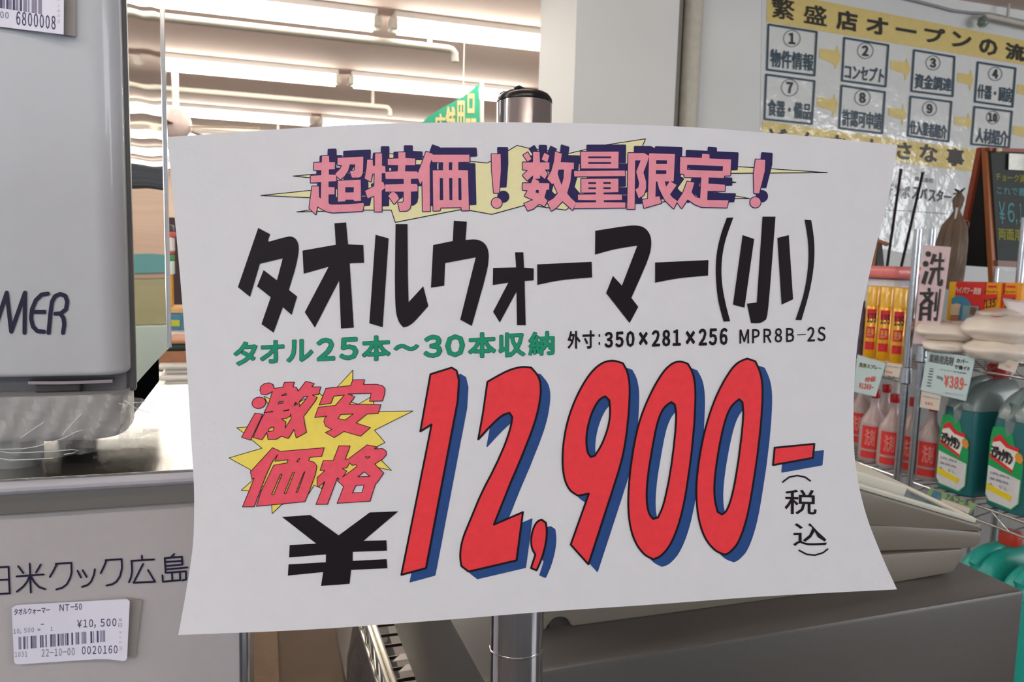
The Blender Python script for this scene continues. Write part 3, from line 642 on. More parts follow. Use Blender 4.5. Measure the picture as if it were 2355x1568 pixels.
# door: rounded slab
zdb, zdt = onY(200, 866, YF).z, onY(200, -700, YF).z
xdr = onY(284, 500, YF+.004).x
bm = bmesh.new(); bmesh.ops.create_cube(bm, size=1)
for v in bm.verts: v.co = Vector((xdr-.30+(v.co.x+.5)*.30, YF+(v.co.y+.5)*.0175, zdb+(v.co.z+.5)*(zdt-zdb)))
ve = [e for e in bm.edges if all(v.co.x > xdr-.01 and v.co.y < YF+.001 for v in e.verts)]
bmesh.ops.bevel(bm, geom=ve, offset=.0135, offset_type='OFFSET', segments=10, profile=.5, affect='EDGES')
be = [e for e in bm.edges if all(v.co.z < zdb+.001 for v in e.verts)]
bmesh.ops.bevel(bm, geom=be, offset=.003, segments=4, profile=.5, affect='EDGES')
door = MB().bm(bm).make('door', grey_white, upw, True)
L3 = cr(0, 600, 2.613)
for ls in ([[(-40,435),(40,190),(67,425),(150,190),(147,432)]], [[(288,196),(250,202),(215,235),(192,290),(186,345),(198,395),(225,422),(265,425)], [(190,306),(276,306)]], [[(292,432),(302,320),(312,245),(330,212),(362,198),(392,210),(404,245),(396,290),(365,315),(332,317)], [(362,316),(382,345),(386,385),(378,432)]]):
    put('door_letter', union(sum([stroke(L3(l), 9.6, False, False) if len(l) == 2 else stroke(L3(l), 9.6) for l in ls], [])), fm(YF-.0005), nav, upw)
br2 = [(-330,18,1),(-300,10,1),(-270,26,0),(-230,14,1),(-200,30,0),(-150,14,1),(-120,14,1),(-90,24,0),(-40,14,1)]+[(0,16,1),(18,18,0),(45,16,1),(64,20,0),(92,16,1),(112,20,0),(142,16,1),(168,26,0),(202,10,0),(228,22,0),(252,14,0),(276,26,0)]
L1 = cr(0, 0, 3.137)
price_label('price_label', 'white price sticker ending in 6800008 at the top of the white door',
  [(440,-520),(548,-512),(548,266),(440,252)], [(-420,-560),(465,-530),(458,248),(-420,140)], YF-.0002, L1,
  [('00', (2,84,62,132), .12, 1, .5), ('6800008', (118,98,400,196), .13, 0, .5), ('ﾃ', (412,-6,428,6), 0, 1, 0), ('ン', (412,34,430,50), 0, 1, 0), ('ポ', (412,68,434,88), 0, 1, 0), ('ス', (412,105,432,122), 0, 1, 0), ('ズ', (412,140,434,168), 0, 1, 0)],
  (br2, lambda x: -150+x*.11, lambda x: 57+x*.155, 0, .15), None, (200, 220))
# base tray under the cabinet
bm = bmesh.new(); bmesh.ops.create_cube(bm, size=1)
xb = onY(290, 960, YF).x
for v in bm.verts: v.co = Vector((xb-.30+(v.co.x+.5)*.30, YF-.004+(v.co.y+.5)*.032, zbase_b+(v.co.z+.5)*(zbase_t-zbase_b)))
ve = [e for e in bm.edges if all(v.co.x > xb-.01 and v.co.y < YF for v in e.verts)]
bmesh.ops.bevel(bm, geom=ve, offset=.018, segments=10, profile=.5, affect='EDGES')
be = [e for e in bm.edges if all(v.co.z < zbase_b+.001 for v in e.verts)]
bmesh.ops.bevel(bm, geom=be, offset=.006, segments=5, profile=.5, affect='EDGES')
MB().bm(bm).make('base', mat('base_grey', (150, 149, 150), .4, var=.02), upw, True)
MB().box(xr1-.29, xr1-.006, YF+.03, YF+.03+(dep-YF)*.72, zbase_b+.002, zbase_t-.0005, .002).make('shade_block', mat('shade_black', (14, 13, 14), .95, spec=0), upw)  # added black block standing in for the shade below the cabinet
# lower hinge in the gap
hz = onY(160, 884, YF).z; hx0, hx1 = onY(60, 884, YF).x, onY(256, 884, YF).x
hp = []
for i in range(13): u = i/12; hp.append(Vector((hx0+(hx1-hx0)*u, YF+.0035-.0025*math.sin(math.pi*u), hz)))
hp += [Vector((hx1, YF+.02, hz)), Vector((hx0, YF+.02, hz))]
MB().prism(hp, (0, 0, .0016)).make('hinge_plate', mat('hinge_steel', (190, 170, 168), .2, metal=1, var=.03), upw, True)
MB().box(hx0+.002, onY(178, 884, YF).x, YF+.006, YF+.0215, zbase_t, hz, .001).make('hinge_block', mat('dark_gasket2', (70, 66, 68), .35), upw)
MB().box(hx0-.03, xr1-.004, YF+.012, YF+.02, zbase_t-.001, zdb+.012, .001).make('front_frame', mat('frame_grey', (112, 112, 116), .4), upw)
fx = onY(10, 1060, YF).x
for s_, yy in ((0, YF+.022), (0, dep-.03), (-.22, YF+.022), (-.22, dep-.03)):
    MB().lathe([(.0115, 0), (.0125, .004), (.0125, (zbase_b-zt2+.001) if yy < YF+.03 else zbase_t-zt2)], (fx+s_, yy, zt2), 24).make('foot', mat('foot_grey', (128, 130, 132), .45), upw, True)
# crumpled clear film around the base
film = bpy.data.materials.new('clear_film'); film.use_nodes = True; nt = film.node_tree; b_ = nt.nodes['Principled BSDF']
b_.inputs['Base Color'].default_value = (.93, .92, .9, 1); b_.inputs['Roughness'].default_value = .12; b_.inputs['Alpha'].default_value = .17; b_.inputs['Specular IOR Level'].default_value = .9
nz = nt.nodes.new('ShaderNodeTexNoise'); nz.inputs['Scale'].default_value = 70; bp_ = nt.nodes.new('ShaderNodeBump'); bp_.inputs['Strength'].default_value = .5; bp_.inputs['Distance'].default_value = .004
tc_ = nt.nodes.new('ShaderNodeTexCoord'); nt.links.new(tc_.outputs['Object'], nz.inputs['Vector']); nt.links.new(nz.outputs['Fac'], bp_.inputs['Height']); nt.links.new(bp_.outputs[0], b_.inputs['Normal'])
rnd = random.Random(3)
wrap = thing('plastic_wrap', 'crumpled clear plastic film wrapped round the grey base of the small towel warmer', 'plastic film', (xb, YF, zbase_b))
fv, ff = [], []; NA, NB = 46, 9
for j in range(NB+1):
    for i in range(NA+1):
        u = i/NA; k = j/NB; px = -60+u*355
        x = onY(px, 960, YF).x
        turn = max(0, (px-255)/40); yy = YF-.0055+.012*turn*turn*.6-.0012*rnd.random()-.001*math.sin(i*.9+j)
        z = zbase_t-.0005+(zbase_b-.009+.006*(px/300)**2-zbase_t)*k
        if k > .85: yy += .004*(k-.85)/.15
        fv.append((x, yy, z+.0008*rnd.random()))
for j in range(NB):
    for i in range(NA): a = j*(NA+1)+i; ff.append((a, a+1, a+NA+2, a+NA+1))
mesh('front_film', fv, ff, film, wrap)
fv, ff = [], []
# loose end sticking out to the right
tipP = onY(432, 982, YF+.03)
for j in range(9):
    for i in range(15):
        u = i/14; k = j/8
        top = onY(282+u*146, 912+u*60-10*math.sin(u*5), YF+.0+.03*u); bot = onY(272+u*160, 1012-u*28+6*math.sin(u*7), YF+.03*u)
        p = top.lerp(bot, k)+Vector((0, .003*math.sin(i*1.7+j*1.3)+.002*rnd.random(), .0008*rnd.random())); fv.append(p)
for j in range(8):
    for i in range(14): a = j*15+i; ff.append((a, a+1, a+16, a+15))
film2 = film.copy(); film2.node_tree.nodes['Principled BSDF'].inputs['Alpha'].default_value = .3
mesh('loose_end', fv, ff, film2, wrap)
# bright fold lines
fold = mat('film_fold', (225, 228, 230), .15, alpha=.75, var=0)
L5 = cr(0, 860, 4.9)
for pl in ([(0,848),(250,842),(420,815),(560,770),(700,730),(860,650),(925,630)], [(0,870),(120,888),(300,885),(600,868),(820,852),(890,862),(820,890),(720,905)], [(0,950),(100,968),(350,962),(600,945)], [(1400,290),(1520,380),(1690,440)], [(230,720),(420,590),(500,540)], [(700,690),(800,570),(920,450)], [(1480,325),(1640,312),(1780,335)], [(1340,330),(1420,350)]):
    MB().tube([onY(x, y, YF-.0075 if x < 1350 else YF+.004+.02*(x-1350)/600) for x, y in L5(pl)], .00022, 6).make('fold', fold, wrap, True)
# ------------------------------------------------------------------ things seen past the left edge of the sheet and mirrored in the side
def virt(px, py, Y): p = onY(px, py, Y); return Vector((2*xr1-p.x, p.y, p.z))
YM = 3.2
cab = thing('display_cabinet', 'peach-fronted display cabinet with a dark screen, mirrored in the polished side', 'cabinet', virt(340, 900, YM+.1)*1)
cab.location.z = 0
x0, x1 = virt(378, 600, YM).x, virt(303, 600, YM).x
zt_, zm_, zl_ = virt(340, 378, YM).z, virt(340, 435, YM).z, virt(340, 640, YM).z
MB().box(x0, x1, YM, YM+.35, zl_, zm_, .004).make('front_panel', mat('peach_panel', (226, 196, 172), .7, var=.05, scale=12, stretch=(1, 1, 8)), cab)
MB().box(x0+.02, x1-.02, YM, YM+.3, zm_+.001, zt_, .01).make('screen', mat('dark_screen', (66, 70, 76), .3, var=.3, scale=8, stretch=(1, 1, 14)), cab)
zc_ = virt(340, 748, YM).z
MB().box(x0, x1, YM, YM+.35, max(.02, zc_-.0), zl_-.001, .004).make('jar_shelf', mat('pale_olive_front', (186, 180, 140), .6, var=.12, scale=14, stretch=(6, 1, 1)), cab)
MB().box(x0-.02, x1+.02, YM-.03, YM+.36, 0, zc_-.001, .004).make('counter_base', mat('mint_white', (205, 222, 212), .6, var=.05, scale=6), cab)
for i in range(3):
    xx = x0+(x1-x0)*(.2+.3*i)
    MB().box(xx, xx+.05, YM-.012, YM-.001, zl_+.02+.03*i, zl_+.09+.05*i, .002).make('tag', mat(('tag_teal', 'tag_pink', 'tag_green')[i], ((110, 170, 170), (220, 150, 150), (130, 180, 140))[i], .6), cab)
# direct view, px 378..450
YD = 2.4
def dbox(name, lab, catg, px0, px1, py0, py1, Y, col, depth=.12, parts=(), rough=.5, b=.004):
    a, c = onY(px0, py1, Y), onY(px1, py0, Y)
    t = thing(name, lab, catg, ((a.x+c.x)/2, Y+depth/2, a.z))
    MB().box(a.x, c.x, Y, Y+depth, a.z, c.z, b).make('body', mat(name+'_'+'%d%d%d' % col, col, rough, var=.06), t)
    for nm, q0, q1, r0, r1, cc in parts:
        a2, c2 = onY(q0, r1, Y), onY(q1, r0, Y); MB().box(a2.x, c2.x, Y-.004, Y-.0005, a2.z, c2.z, .001).make(nm, mat('p_%d%d%d' % cc, cc, .5, var=.08, scale=60), t)
    return t
zsh = onY(410, 790, YD).z
sh = thing('goods_shelf', 'shelf of packaged goods behind the left edge of the sheet', 'shelf', (onY(410, 790, YD).x, YD+.2, 0))
xa, xb_ = onY(374, 700, YD).x, onY(560, 700, YD).x
MB().box(xa-.05, xb_, YD, YD+.4, zsh-.03, zsh, .003).make('board', mat('shelf_edge', (206, 196, 190), .5), sh)
MB().box(xb_-.02, xb_, YD, YD+.4, 0, zsh-.03, .002).make('side_board', mat('shelf_edge', (206, 196, 190), .5), sh)
MB().box(xa-.05, xb_, YD+.395, YD+.42, 0, onY(400, 500, YD+.4).z, .002).make('back_board', mat('shelf_back', (60, 44, 46), .7), sh)
dbox('detergent_bottle', 'yellow bottle with white shoulder, green collar and dark cap left of the sheet', 'bottle', 379, 394, 632, 706, YD, (240, 172, 40), .06, [], .3)
o = dbox('label_box', 'blue and yellow printed box on the shelf left of the sheet', 'box', 378, 420, 722, 760, YD, (70, 130, 160), .1, [('yellow_print', 384, 414, 736, 750, (190, 190, 60))])
o2 = dbox('price_strip', 'white shelf card with red numerals 77 left of the sheet', 'price card', 378, 426, 763, 800, YD-.02, (232, 226, 226), .004)
put('lettering', text('77', rect(381, 769, 410, 793), .8), fm(YD-.026), mat('card_red', (215, 50, 60), .5), o2)
cap_ = onY(387, 520, YD); 
bt = thing('stacked_packs', 'white and red packs topped by a dark cap left of the sheet', 'pack', onY(388, 632, YD))
for i, (a_, c_, col) in enumerate([((380, 600), (396, 632), (225, 235, 225)), ((380, 585), (396, 600), (60, 150, 80)), ((378, 545), (396, 578), (236, 225, 220)), ((378, 578), (396, 585), (200, 70, 60)), ((378, 532), (398, 545), (215, 90, 70)), ((384, 516), (396, 532), (70, 64, 72))]):
    p, q = onY(a_[0], c_[1], YD), onY(c_[0], a_[1], YD)
    MB().box(p.x, q.x, YD+.005, YD+.07, p.z, q.z-.0005, .003).make(('pack', 'collar', 'pack', 'band', 'lid', 'cap')[i], mat('pk_%d%d%d' % col, col, .5), bt)
dbox('snack_pack', 'tan pack beside the blue printed box left of the sheet', 'pack', 380, 420, 706, 721, YD, (222, 178, 120), .1)
# bundle of white bags and a dark leaning board in front of the shelf
YS = 1.5
bn = thing('bag_bundle', 'bundle of folded white plastic bags left of the sheet', 'bag', onY(410, 905, YS))
for i in range(5):
    a, c = onY(362, 903-i*13, YS), onY(470, 888-i*13, YS)
    MB().box(a.x+.01*(i % 2), c.x, YS+.01*(i % 2), YS+.18, a.z, c.z, .006, 3).make('folded_bag', mat('white_plastic_bag', (214, 208, 200), .35, var=.1, scale=30, bump=.4, bscale=20), bn, True)
a, c = onY(352, 945, YS), onY(520, 906, YS)
ct = thing('side_table', 'white table carrying the bundle of folded bags', 'table', (a.x, YS, 0))
MB().box(a.x-.1, c.x, YS-.05, YS+.3, a.z-.0, c.z-.001, .004).make('table_top', mat('table_white', (236, 230, 226), .4), ct)
for xx in (a.x-.08, c.x-.04):
    for yy in (YS-.03, YS+.24): MB().box(xx, xx+.03, yy, yy+.03, 0, a.z-.0005).make('leg', mat('table_leg', (190, 186, 180), .4), ct)
cl = thing('folded_cloth', 'brown folded cloth with a dark green edge lying on the bundle of bags', 'cloth', onY(405, 838, YS))
for i, (y0_, y1_, col) in enumerate(((806, 836, (150, 104, 76)), (792, 806, (40, 62, 58)), (781, 792, (176, 128, 98)))):
    a, c = onY(366, y1_, YS+.02), onY(470, y0_, YS+.02)
    MB().box(a.x+.006*i, c.x, YS+.02, YS+.14, a.z, c.z-.0005, .004, 3).make('fold', mat('cloth_%d' % i, col, .8, var=.1), cl, True)
# ------------------------------------------------------------------ below the sheet: lower shelf, floor things
zr = P(870, 1500, .8).z
rk = thing('wire_rack', 'chrome wire rack shelf below the sheet, left of the grey counter', 'rack', onZ(900, 1568, zr))
ch2 = mat('chrome_wire', (205, 200, 190), .18, metal=1, var=.04)
def zp(x, y, dz=0): p = onZ(x, y, zr); return p+Vector((0, 0, dz))
for (a, b, dz, r) in (((826, 1375), (905, 1610), 0, .0024), ((838, 1375), (921, 1610), .0, .0033)):
    MB().tube([zp(*a, dz), zp(*b, dz)], r, 8).make('rail', ch2, rk, True)
MB().tube([zp(826, 1375, -.03), zp(905, 1610, -.03)], .0024, 8).make('rail', ch2, rk, True)
pts = []
for i in range(15):
    u = i/14; pts.append(zp(826+79*u, 1375+235*u, -.03*(i % 2)))
MB().tube(pts, .0016, 6).make('zigzag_wire', ch2, rk, True)
for y in (1440, 1463, 1487, 1514, 1540, 1566, 1592):
    a = zp(838+(y-1375)*.353, y); MB().tube([a, a+Vector((.075, .0, 0))], .0018, 6).make('cross_wire', mat('dark_wire', (60, 52, 48), .3, metal=.8), rk, True)
# white wrapped packs on the rack
for i, (x, y, lab) in enumerate([(925, 1531, 'white paper tag on the wire rack, nearer the sheet'), (938, 1556, 'white paper tag on the wire rack at the bottom edge')]):
    t = thing('paper_tag', lab, 'tag', zp(x, y, .003), 'paper tags on the wire rack')
    a = zp(x-22, y, .004); MB().prism([a, a+Vector((.034, 0, 0)), a+Vector((.034, .012, 0)), a+Vector((.010, .012, 0))], (0, 0, .001)).make('tag', mat('tag_paper', (226, 214, 206), .6), t)
# brown cardboard carton & dark bag further down
cz = .55
cbm = mat('cardboard', (84, 66, 50), .8, var=.06, scale=15)
cb = thing('cardboard_carton', 'brown cardboard carton under the left part of the sheet', 'box', onZ(700, 1500, .35))
a = onZ(600, 1580, .5); c = onZ(820, 1420, .5)
MB().box(a.x-.02, c.x-.05, a.y-.1, c.y+.25, 0, .5, .006).make('carton', cbm, cb)
MB().box(a.x-.018, a.x+.035, a.y-.1, c.y+.24, .5005, .504, .001).make('flap', mat('cardboard_flap', (108, 86, 66), .8), cb)
bg = thing('grey_bag', 'crumpled dark grey bag beside the chrome wire rack', 'bag', onZ(830, 1500, .6))
p0 = onZ(862, 1480, .62); mb = MB(); rings = []
for j in range(9):
    k = j/8; r = .03+.06*math.sin(math.pi*(.15+.8*k)); rings.append([p0+Vector((r*.45*math.cos(q)*(1+.2*rnd.random()), (r*2.6)*math.sin(q), -.25+.3*k)) for q in [2*math.pi*i/18 for i in range(18)]])
mb.loft(rings).make('bag', mat('dark_grey_bag', (70, 62, 58), .6, var=.2, scale=20, bump=.5, bscale=30), bg, True)
# ------------------------------------------------------------------ grey counter box and the beige machine
zC = P(1800, 1450, .54).z
FL, FR, BR_, BL_ = onZ(1112, 1566, zC), onZ(2358, 1357, zC), onZ(2211, 1290, zC), onZ(1000, 1362, zC)
dR = (BR_-FR).normalized(); dL = (BL_-FL).normalized(); DEP = .34
cnt = thing('metal_cabinet', 'dark grey metal cabinet with smooth top carrying the beige machine', 'cabinet', (FL+FR)/2+Vector((0, 0, -.5)))
gm = mat('dark_grey_paint', (86, 83, 80), .36, var=.03, scale=300, bump=.02, bscale=500)
q = [FL, FR, FR+dR*DEP, FL+dL*DEP]
nl = dL.cross(Vector((0, 0, 1))); r_ = ray(955, 1568); CH = zC-(CAM+r_*((FL-CAM).dot(nl)/r_.dot(nl))).z
MB().prism(q, (0, 0, -CH), .0035).make('body', gm, cnt, True)
# beige machine: profile traced on its front plane, extruded backwards
bdir = (FR-FL).normalized(); nrm = Vector((-bdir.y, bdir.x, 0))
m0 = onZ(2058, 1340, zC); m1 = onZ(1320, 1441, zC)
mdir = (m0-m1).normalized(); mn = Vector((-mdir.y, mdir.x, 0))
def onM(px, py, off=0):
    r = ray(px, py); o = m0+mn*off; t = (o-CAM).dot(mn)/r.dot(mn); return CAM+r*t
pl = mat('shaded_ivory', (124, 117, 106), .45, var=.02, scale=200, bump=.015, bscale=600)  # same plastic as the lid, colour darkened for the shaded front
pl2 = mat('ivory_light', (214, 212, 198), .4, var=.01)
E5 = cr(1900, 1060, 4.356)
mc = thing('label_printer', 'beige plastic machine with sloping top behind the right of the sheet on the grey cabinet', 'machine', onM(1800, 1378))
# px profile of upper housing and base
def seg(pts): return [onM(x, y) for x, y in pts]
topL = [(1280, 905)]
upper = topL+E5([(340,285),(1100,510),(1500,628),(1545,612),(1562,640),(1574,690),(1562,708)])+[(1280, 1190)]
MD = mn+Vector((0, 0, .085))
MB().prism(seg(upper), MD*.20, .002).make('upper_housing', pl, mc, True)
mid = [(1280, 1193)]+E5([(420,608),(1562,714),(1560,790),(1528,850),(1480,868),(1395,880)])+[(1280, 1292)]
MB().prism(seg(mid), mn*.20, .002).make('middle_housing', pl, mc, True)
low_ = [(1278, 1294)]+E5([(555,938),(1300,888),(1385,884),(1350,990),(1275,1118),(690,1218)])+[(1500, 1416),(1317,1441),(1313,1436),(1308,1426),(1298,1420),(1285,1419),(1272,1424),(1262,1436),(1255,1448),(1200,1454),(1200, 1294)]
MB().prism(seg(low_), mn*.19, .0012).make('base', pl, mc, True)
MB().prism([onM(x, y, .004) for x, y in [(1262, 1400), (1322, 1400), (1322, 1439), (1262, 1447)]], mn*.03).make('recess', mat('dark_recess', (60, 58, 54), .6), mc)
# top: raised cream lid, blue-green window
def top_pt(px, py, lift=0):      # point on the sloping top plane
    a, b = onM(*E5([(340, 285)])[0]), onM(*E5([(1500, 628)])[0]); n = (b-a).cross(mn).normalized()
    if n.z < 0: n = -n
    r = ray(px, py); t = (a+n*lift-CAM).dot(n)/r.dot(n); return CAM+r*t
a, b = onM(*E5([(340, 285)])[0]), onM(*E5([(1500, 628)])[0]); tn = (b-a).cross(MD).normalized(); tn = tn if tn.z > 0 else -tn
ab = b-a
def TP(u, d, l=0): return a+ab*u+MD*d+tn*l
MB().prism([TP(-.9, .0, .0), TP(.995, .0, .0), TP(.995, .006, .0), TP(-.9, .006, 0)], tn*.004, .001).make('top_rim', pl2, mc, True)
MB().prism([TP(.99, .0, .0), TP(1.015, .02, .0), TP(1.02, .10, 0), TP(.99, .20, 0), TP(.90, .20, 0), TP(.955, .1, 0), TP(.93, .012, 0)], tn*.0045, .001).make('top_rim', pl2, mc, True)
MB().prism([TP(.3, .007, 0), TP(.925, .012, 0), TP(.95, .1, 0), TP(.89, .2, 0), TP(.3, .2, 0)], tn*.003).make('window', mat('dark_teal_glass', (44, 74, 92), .08, var=0), mc)
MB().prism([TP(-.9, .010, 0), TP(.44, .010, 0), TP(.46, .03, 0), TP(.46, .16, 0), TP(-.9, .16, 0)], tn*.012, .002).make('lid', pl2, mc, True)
# ------------------------------------------------------------------ poster on the wall
WZ = cr(1700, 0, 3.563); W2 = cr(1940, 360, 5.227)
wm = lambda e: (lambda x, y: onY(x, y, YW-e))
post = thing('wall_poster', 'large laminated wall poster with yellow banners and numbered step boxes', 'poster', wm(.002)(2050, 420))
bm_ = mat('poster_sheet', (224, 227, 226), .2, var=.01, coat=1, bump=.9, bscale=9)
lam_y = mat('poster_yellow', (226, 204, 128), .3, var=.03, coat=1, bump=.9, bscale=9)
pk = mat('poster_black', (30, 30, 20), .4, var=0, coat=.6); pn = mat('poster_navy', (28, 62, 80), .4, var=0, coat=.6)
def flatbox(pts, e, th, m, nm, par, sm=False):
    return MB().prism([onY(x, y, YW-e) for x, y in pts], (0, -th, 0)).make(nm, m, par)
sheetq = [(1758, -60), (2420, 62), (2395, 425), (1748, 330)]
flatbox([(1753, -60), (2420, 60), (2400, 640), (1960, 560), (1745, 520)], .0008, .0012, bm_, 'backing', post)
flatbox(WZ([(232,-80),(2450,352),(2450,552),(222,180)]), .003, .001, lam_y, 'banner_strip', post)
flatbox(WZ([(190,990),(1975,1232),(1950,1412),(178,1180)]), .003, .001, lam_y, 'banner_strip', post)
def bch(s_, b, sl=.17, bd=1.7):
    (x0, y0), (x1, y1) = WZ([(b[0], b[1]), (b[2], b[3])])
    put('banner_letter', text(s_, rect(x0+bd, y0+bd, x1-bd, y1-bd, sl, .0), bd), wm(.006), pk, post)
for s_, b in [('繁', (265,-18,455,158)), ('盛', (530,42,718,202)), ('店', (797,88,972,250)), ('オ', (1043,140,1222,282)), ('ー', (1285,236,1455,262)), ('プ', (1520,226,1690,355)), ('ン', (1745,265,1905,392)), ('の', (1968,318,2118,452)), ('流', (2183,355,2340,495))]: bch(s_, b, .17, .9 if s_ in '繁盛' else 1.7)
for s_, b in [('ど', (240,1050,395,1195)), ('ん', (495,1080,640,1225)), ('な', (748,1108,900,1258)), ('小', (1010,1138,1165,1290)), ('さ', (1290,1165,1415,1305)), ('な', (1482,1182,1628,1330)), ('事', (1702,1215,1845,1362))]: bch(s_, b, .1, 1.5)
boxes = [
 ([(240,200),(636,262),(617,618),(228,570)], (433,315,68), '1', '物件情報', [(258,400),(610,446),(604,582),(258,545)]),
 ([(862,310),(1223,370),(1200,708),(843,660)], (1035,415,64), '2', 'コンセプト', [(870,520),(1195,565),(1180,675),(868,640)]),
 ([(1434,410),(1765,466),(1750,788),(1412,745)], (1590,515,58), '3', '資金調達', [(1445,600),(1745,645),(1738,748),(1440,722)]),
 ([(1956,510),(2266,560),(2240,875),(1932,832)], (2100,605,55), '4', '什器・厨房', [(1962,690),(2240,722),(2235,840),(1955,800)]),
 ([(222,610),(618,664),(596,1015),(208,975)], (415,718,68), '7', '食器・備品', [(238,812),(590,850),(584,980),(238,945)]),
 ([(840,700),(1195,755),(1172,1092),(820,1048)], (1012,800,64), '8', '許認可申請', [(850,893),(1170,930),(1162,1062),(850,1028)]),
 ([(1405,790),(1740,834),(1716,1158),(1384,1112)], (1562,890,58), '9', '仕入業者紹介', [(1405,985),(1705,1030),(1698,1140),(1405,1095)]),
 ([(1929,875),(2236,914),(2211,1208),(1904,1180)], (2080,962,52), '10', '人材紹介', [(1945,1045),(2208,1076),(2198,1195),(1940,1165)]),
]
for pts, (cx_, cy_, r_), num, s_, tq in boxes:
    rr = union(stroke(WZ(pts), 4.6, True)); fr = put('step_box', rr, wm(.005), pn, post)
    put('step_circle', union(stroke(WZ(circ(cx_, cy_, r_, r_*1.0)), 1.3, True)), wm(.005), pn, fr)
    k = .62 if len(num) == 2 else .34
    x0, y0 = WZ([(cx_-r_*k, cy_-r_*.62)])[0]; x1, y1 = WZ([(cx_+r_*k, cy_+r_*.62)])[0]
    put('step_number', text(num, rect(x0, y0, x1, y1, .1), 1.3), wm(.005), pk, fr)
    put('step_text', text(s_, quad(WZ(tq)), .75), wm(.005), pn, fr)
for ar in [[(658,398),(795,412),(800,368),(835,470),(788,568),(775,525),(655,475)], [(1240,495),(1365,510),(1372,475),(1402,570),(1358,660),(1352,605),(1238,565)], [(1790,595),(1890,610),(1897,570),(1920,655),(1890,745),(1883,695),(1785,670)], [(640,795),(772,812),(775,770),(812,860),(768,960),(762,910),(638,870)], [(1225,878),(1335,895),(1340,850),(1370,940),(1335,1030),(1328,975),(1222,945)], [(1765,955),(1870,965),(1878,925),(1905,1000),(1880,1065),(1870,1040),(1765,1020)], [(2280,690),(2380,710),(2380,790),(2275,765)], [(2245,1030),(2400,1045),(2400,1140),(2240,1100)]]:
    flatbox(WZ(ar), .003, .001, lam_y, 'step_arrow', post)
put('company_text', text('株式会社', quad(W2([(860,235),(1085,265),(1080,320),(858,290)])), .25), wm(.004), mat('grey_print', (110, 110, 116), .5), post)
for s_, q_ in [('テ', [(530,332),(600,340),(590,492),(515,488)]), ('ン', [(625,345),(700,355),(690,480),(618,470)]), ('ポ', [(715,350),(800,362),(790,512),(708,500)]), ('ス', [(838,362),(915,372),(905,515),(828,505)]), ('バ', [(935,375),(1008,388),(1000,508),(925,500)]), ('ス', [(1035,400),(1112,410),(1102,538),(1025,530)]), ('タ', [(1130,398),(1202,408),(1190,540),(1118,532)]), ('ー', [(1212,472),(1295,482),(1294,496),(1210,488)]), ('ズ', [(1318,418),(1408,410),(1400,550),(1310,540)])]:
    put('company_letter', text(s_, quad(W2(q_)), .9), wm(.004), pk, post)
put('fold_line', union(stroke(W2([(480,640),(800,655),(1250,690)]), 1.2)), wm(.004), mat('grey_print', (110, 110, 116), .5), post)
# cable and conduit at the top right of the wall
cv = cr(2050, 0, 7.72)
cb_ = thing('wall_cable', 'grey cable looping along the top of the wall above the yellow banner', 'cable', wm(.02)(2200, 25))
MB().tube([wm(.012)(x, y) for x, y in cv([(-300,-160),(100,-60),(450,20),(800,110),(1100,190),(1400,225),(1700,240),(2000,300),(2400,390)])], .006, 8).make('cable', mat('grey_cable', (150, 148, 150), .5), cb_, True)
cdt = thing('wall_conduit', 'pale conduit with a round end fitting below the ceiling at the right', 'conduit', wm(.03)(2262, 45))
MB().tube([wm(.05)(x, y) for x, y in cv([(1640,300),(1700,285),(2000,350),(2400,440),(2700,505)])], .011, 10).make('conduit', mat('pale_conduit', (196, 192, 180), .45), cdt, True)
MB().tube([wm(.05)(x, y) for x, y in cv([(1640,300),(1635,350)])], .012, 10).make('elbow', mat('pale_conduit', (196, 192, 180), .45), cdt, True)
MB().lathe([(.012, .03), (.02, .02), (.022, 0), (.014, -.012)], wm(.05)(*cv([(1622, 425)])[0]), 16).make('end_fitting', mat('green_grey_glass', (120, 132, 130), .2), cdt, True)
MB().tube([wm(.05)(*cv([(2060, 340)])[0]), (wm(.05)(*cv([(2060, 340)])[0]).x+.0, YW-.05, ZCEIL-.001)], .006, 8).make('hanger', mat('pale_conduit', (196, 192, 180), .45), cdt, True)
# ------------------------------------------------------------------ racks on the right
XR = P(2072, 1000, 1.95).x
rx = lambda px, py, d=0: onX(px, py, XR+d)
ch3 = mat('rack_chrome', (196, 196, 198), .2, metal=1, var=.05, scale=25, bump=.04, bscale=60)
def post_(par, pxy, ytop, X, r, z0=0):
    b = onX(*pxy, X); r2 = ray(pxy[0], ytop)
    # height where the vertical through b meets image row ytop
    lo, hi = b.z, b.z+1.5
    for _ in range(40):
        m = (lo+hi)/2; v = Vector((b.x, b.y, m))-CAM; py = CY+F*v.dot(DOWN)/v.dot(FWD)
        if py > ytop: lo = m
        else: hi = m
    MB().tube([(b.x, b.y, z0), (b.x, b.y, lo)], r, 16).make('post', ch3, par, True)
    return Vector((b.x, b.y, lo))
def yrow(x, y, z):
    v = Vector((x, y, z))-CAM; return CX+F*v.dot(RIGHT)/v.dot(FWD), CY+F*v.dot(DOWN)/v.dot(FWD)
zA1 = rx(2040, 838).z; zA2 = rx(2010, 1090).z; zB1 = rx(2240, 815).z; zB2 = rx(2230, 1153).z
zA0 = zA1
pA = rx(2072, 1000); pB = rx(2104, 1000)
yA_far = min(pA.y+.9, P(2080, 500, 2.55).y-.09); yB_near = pB.y-.95
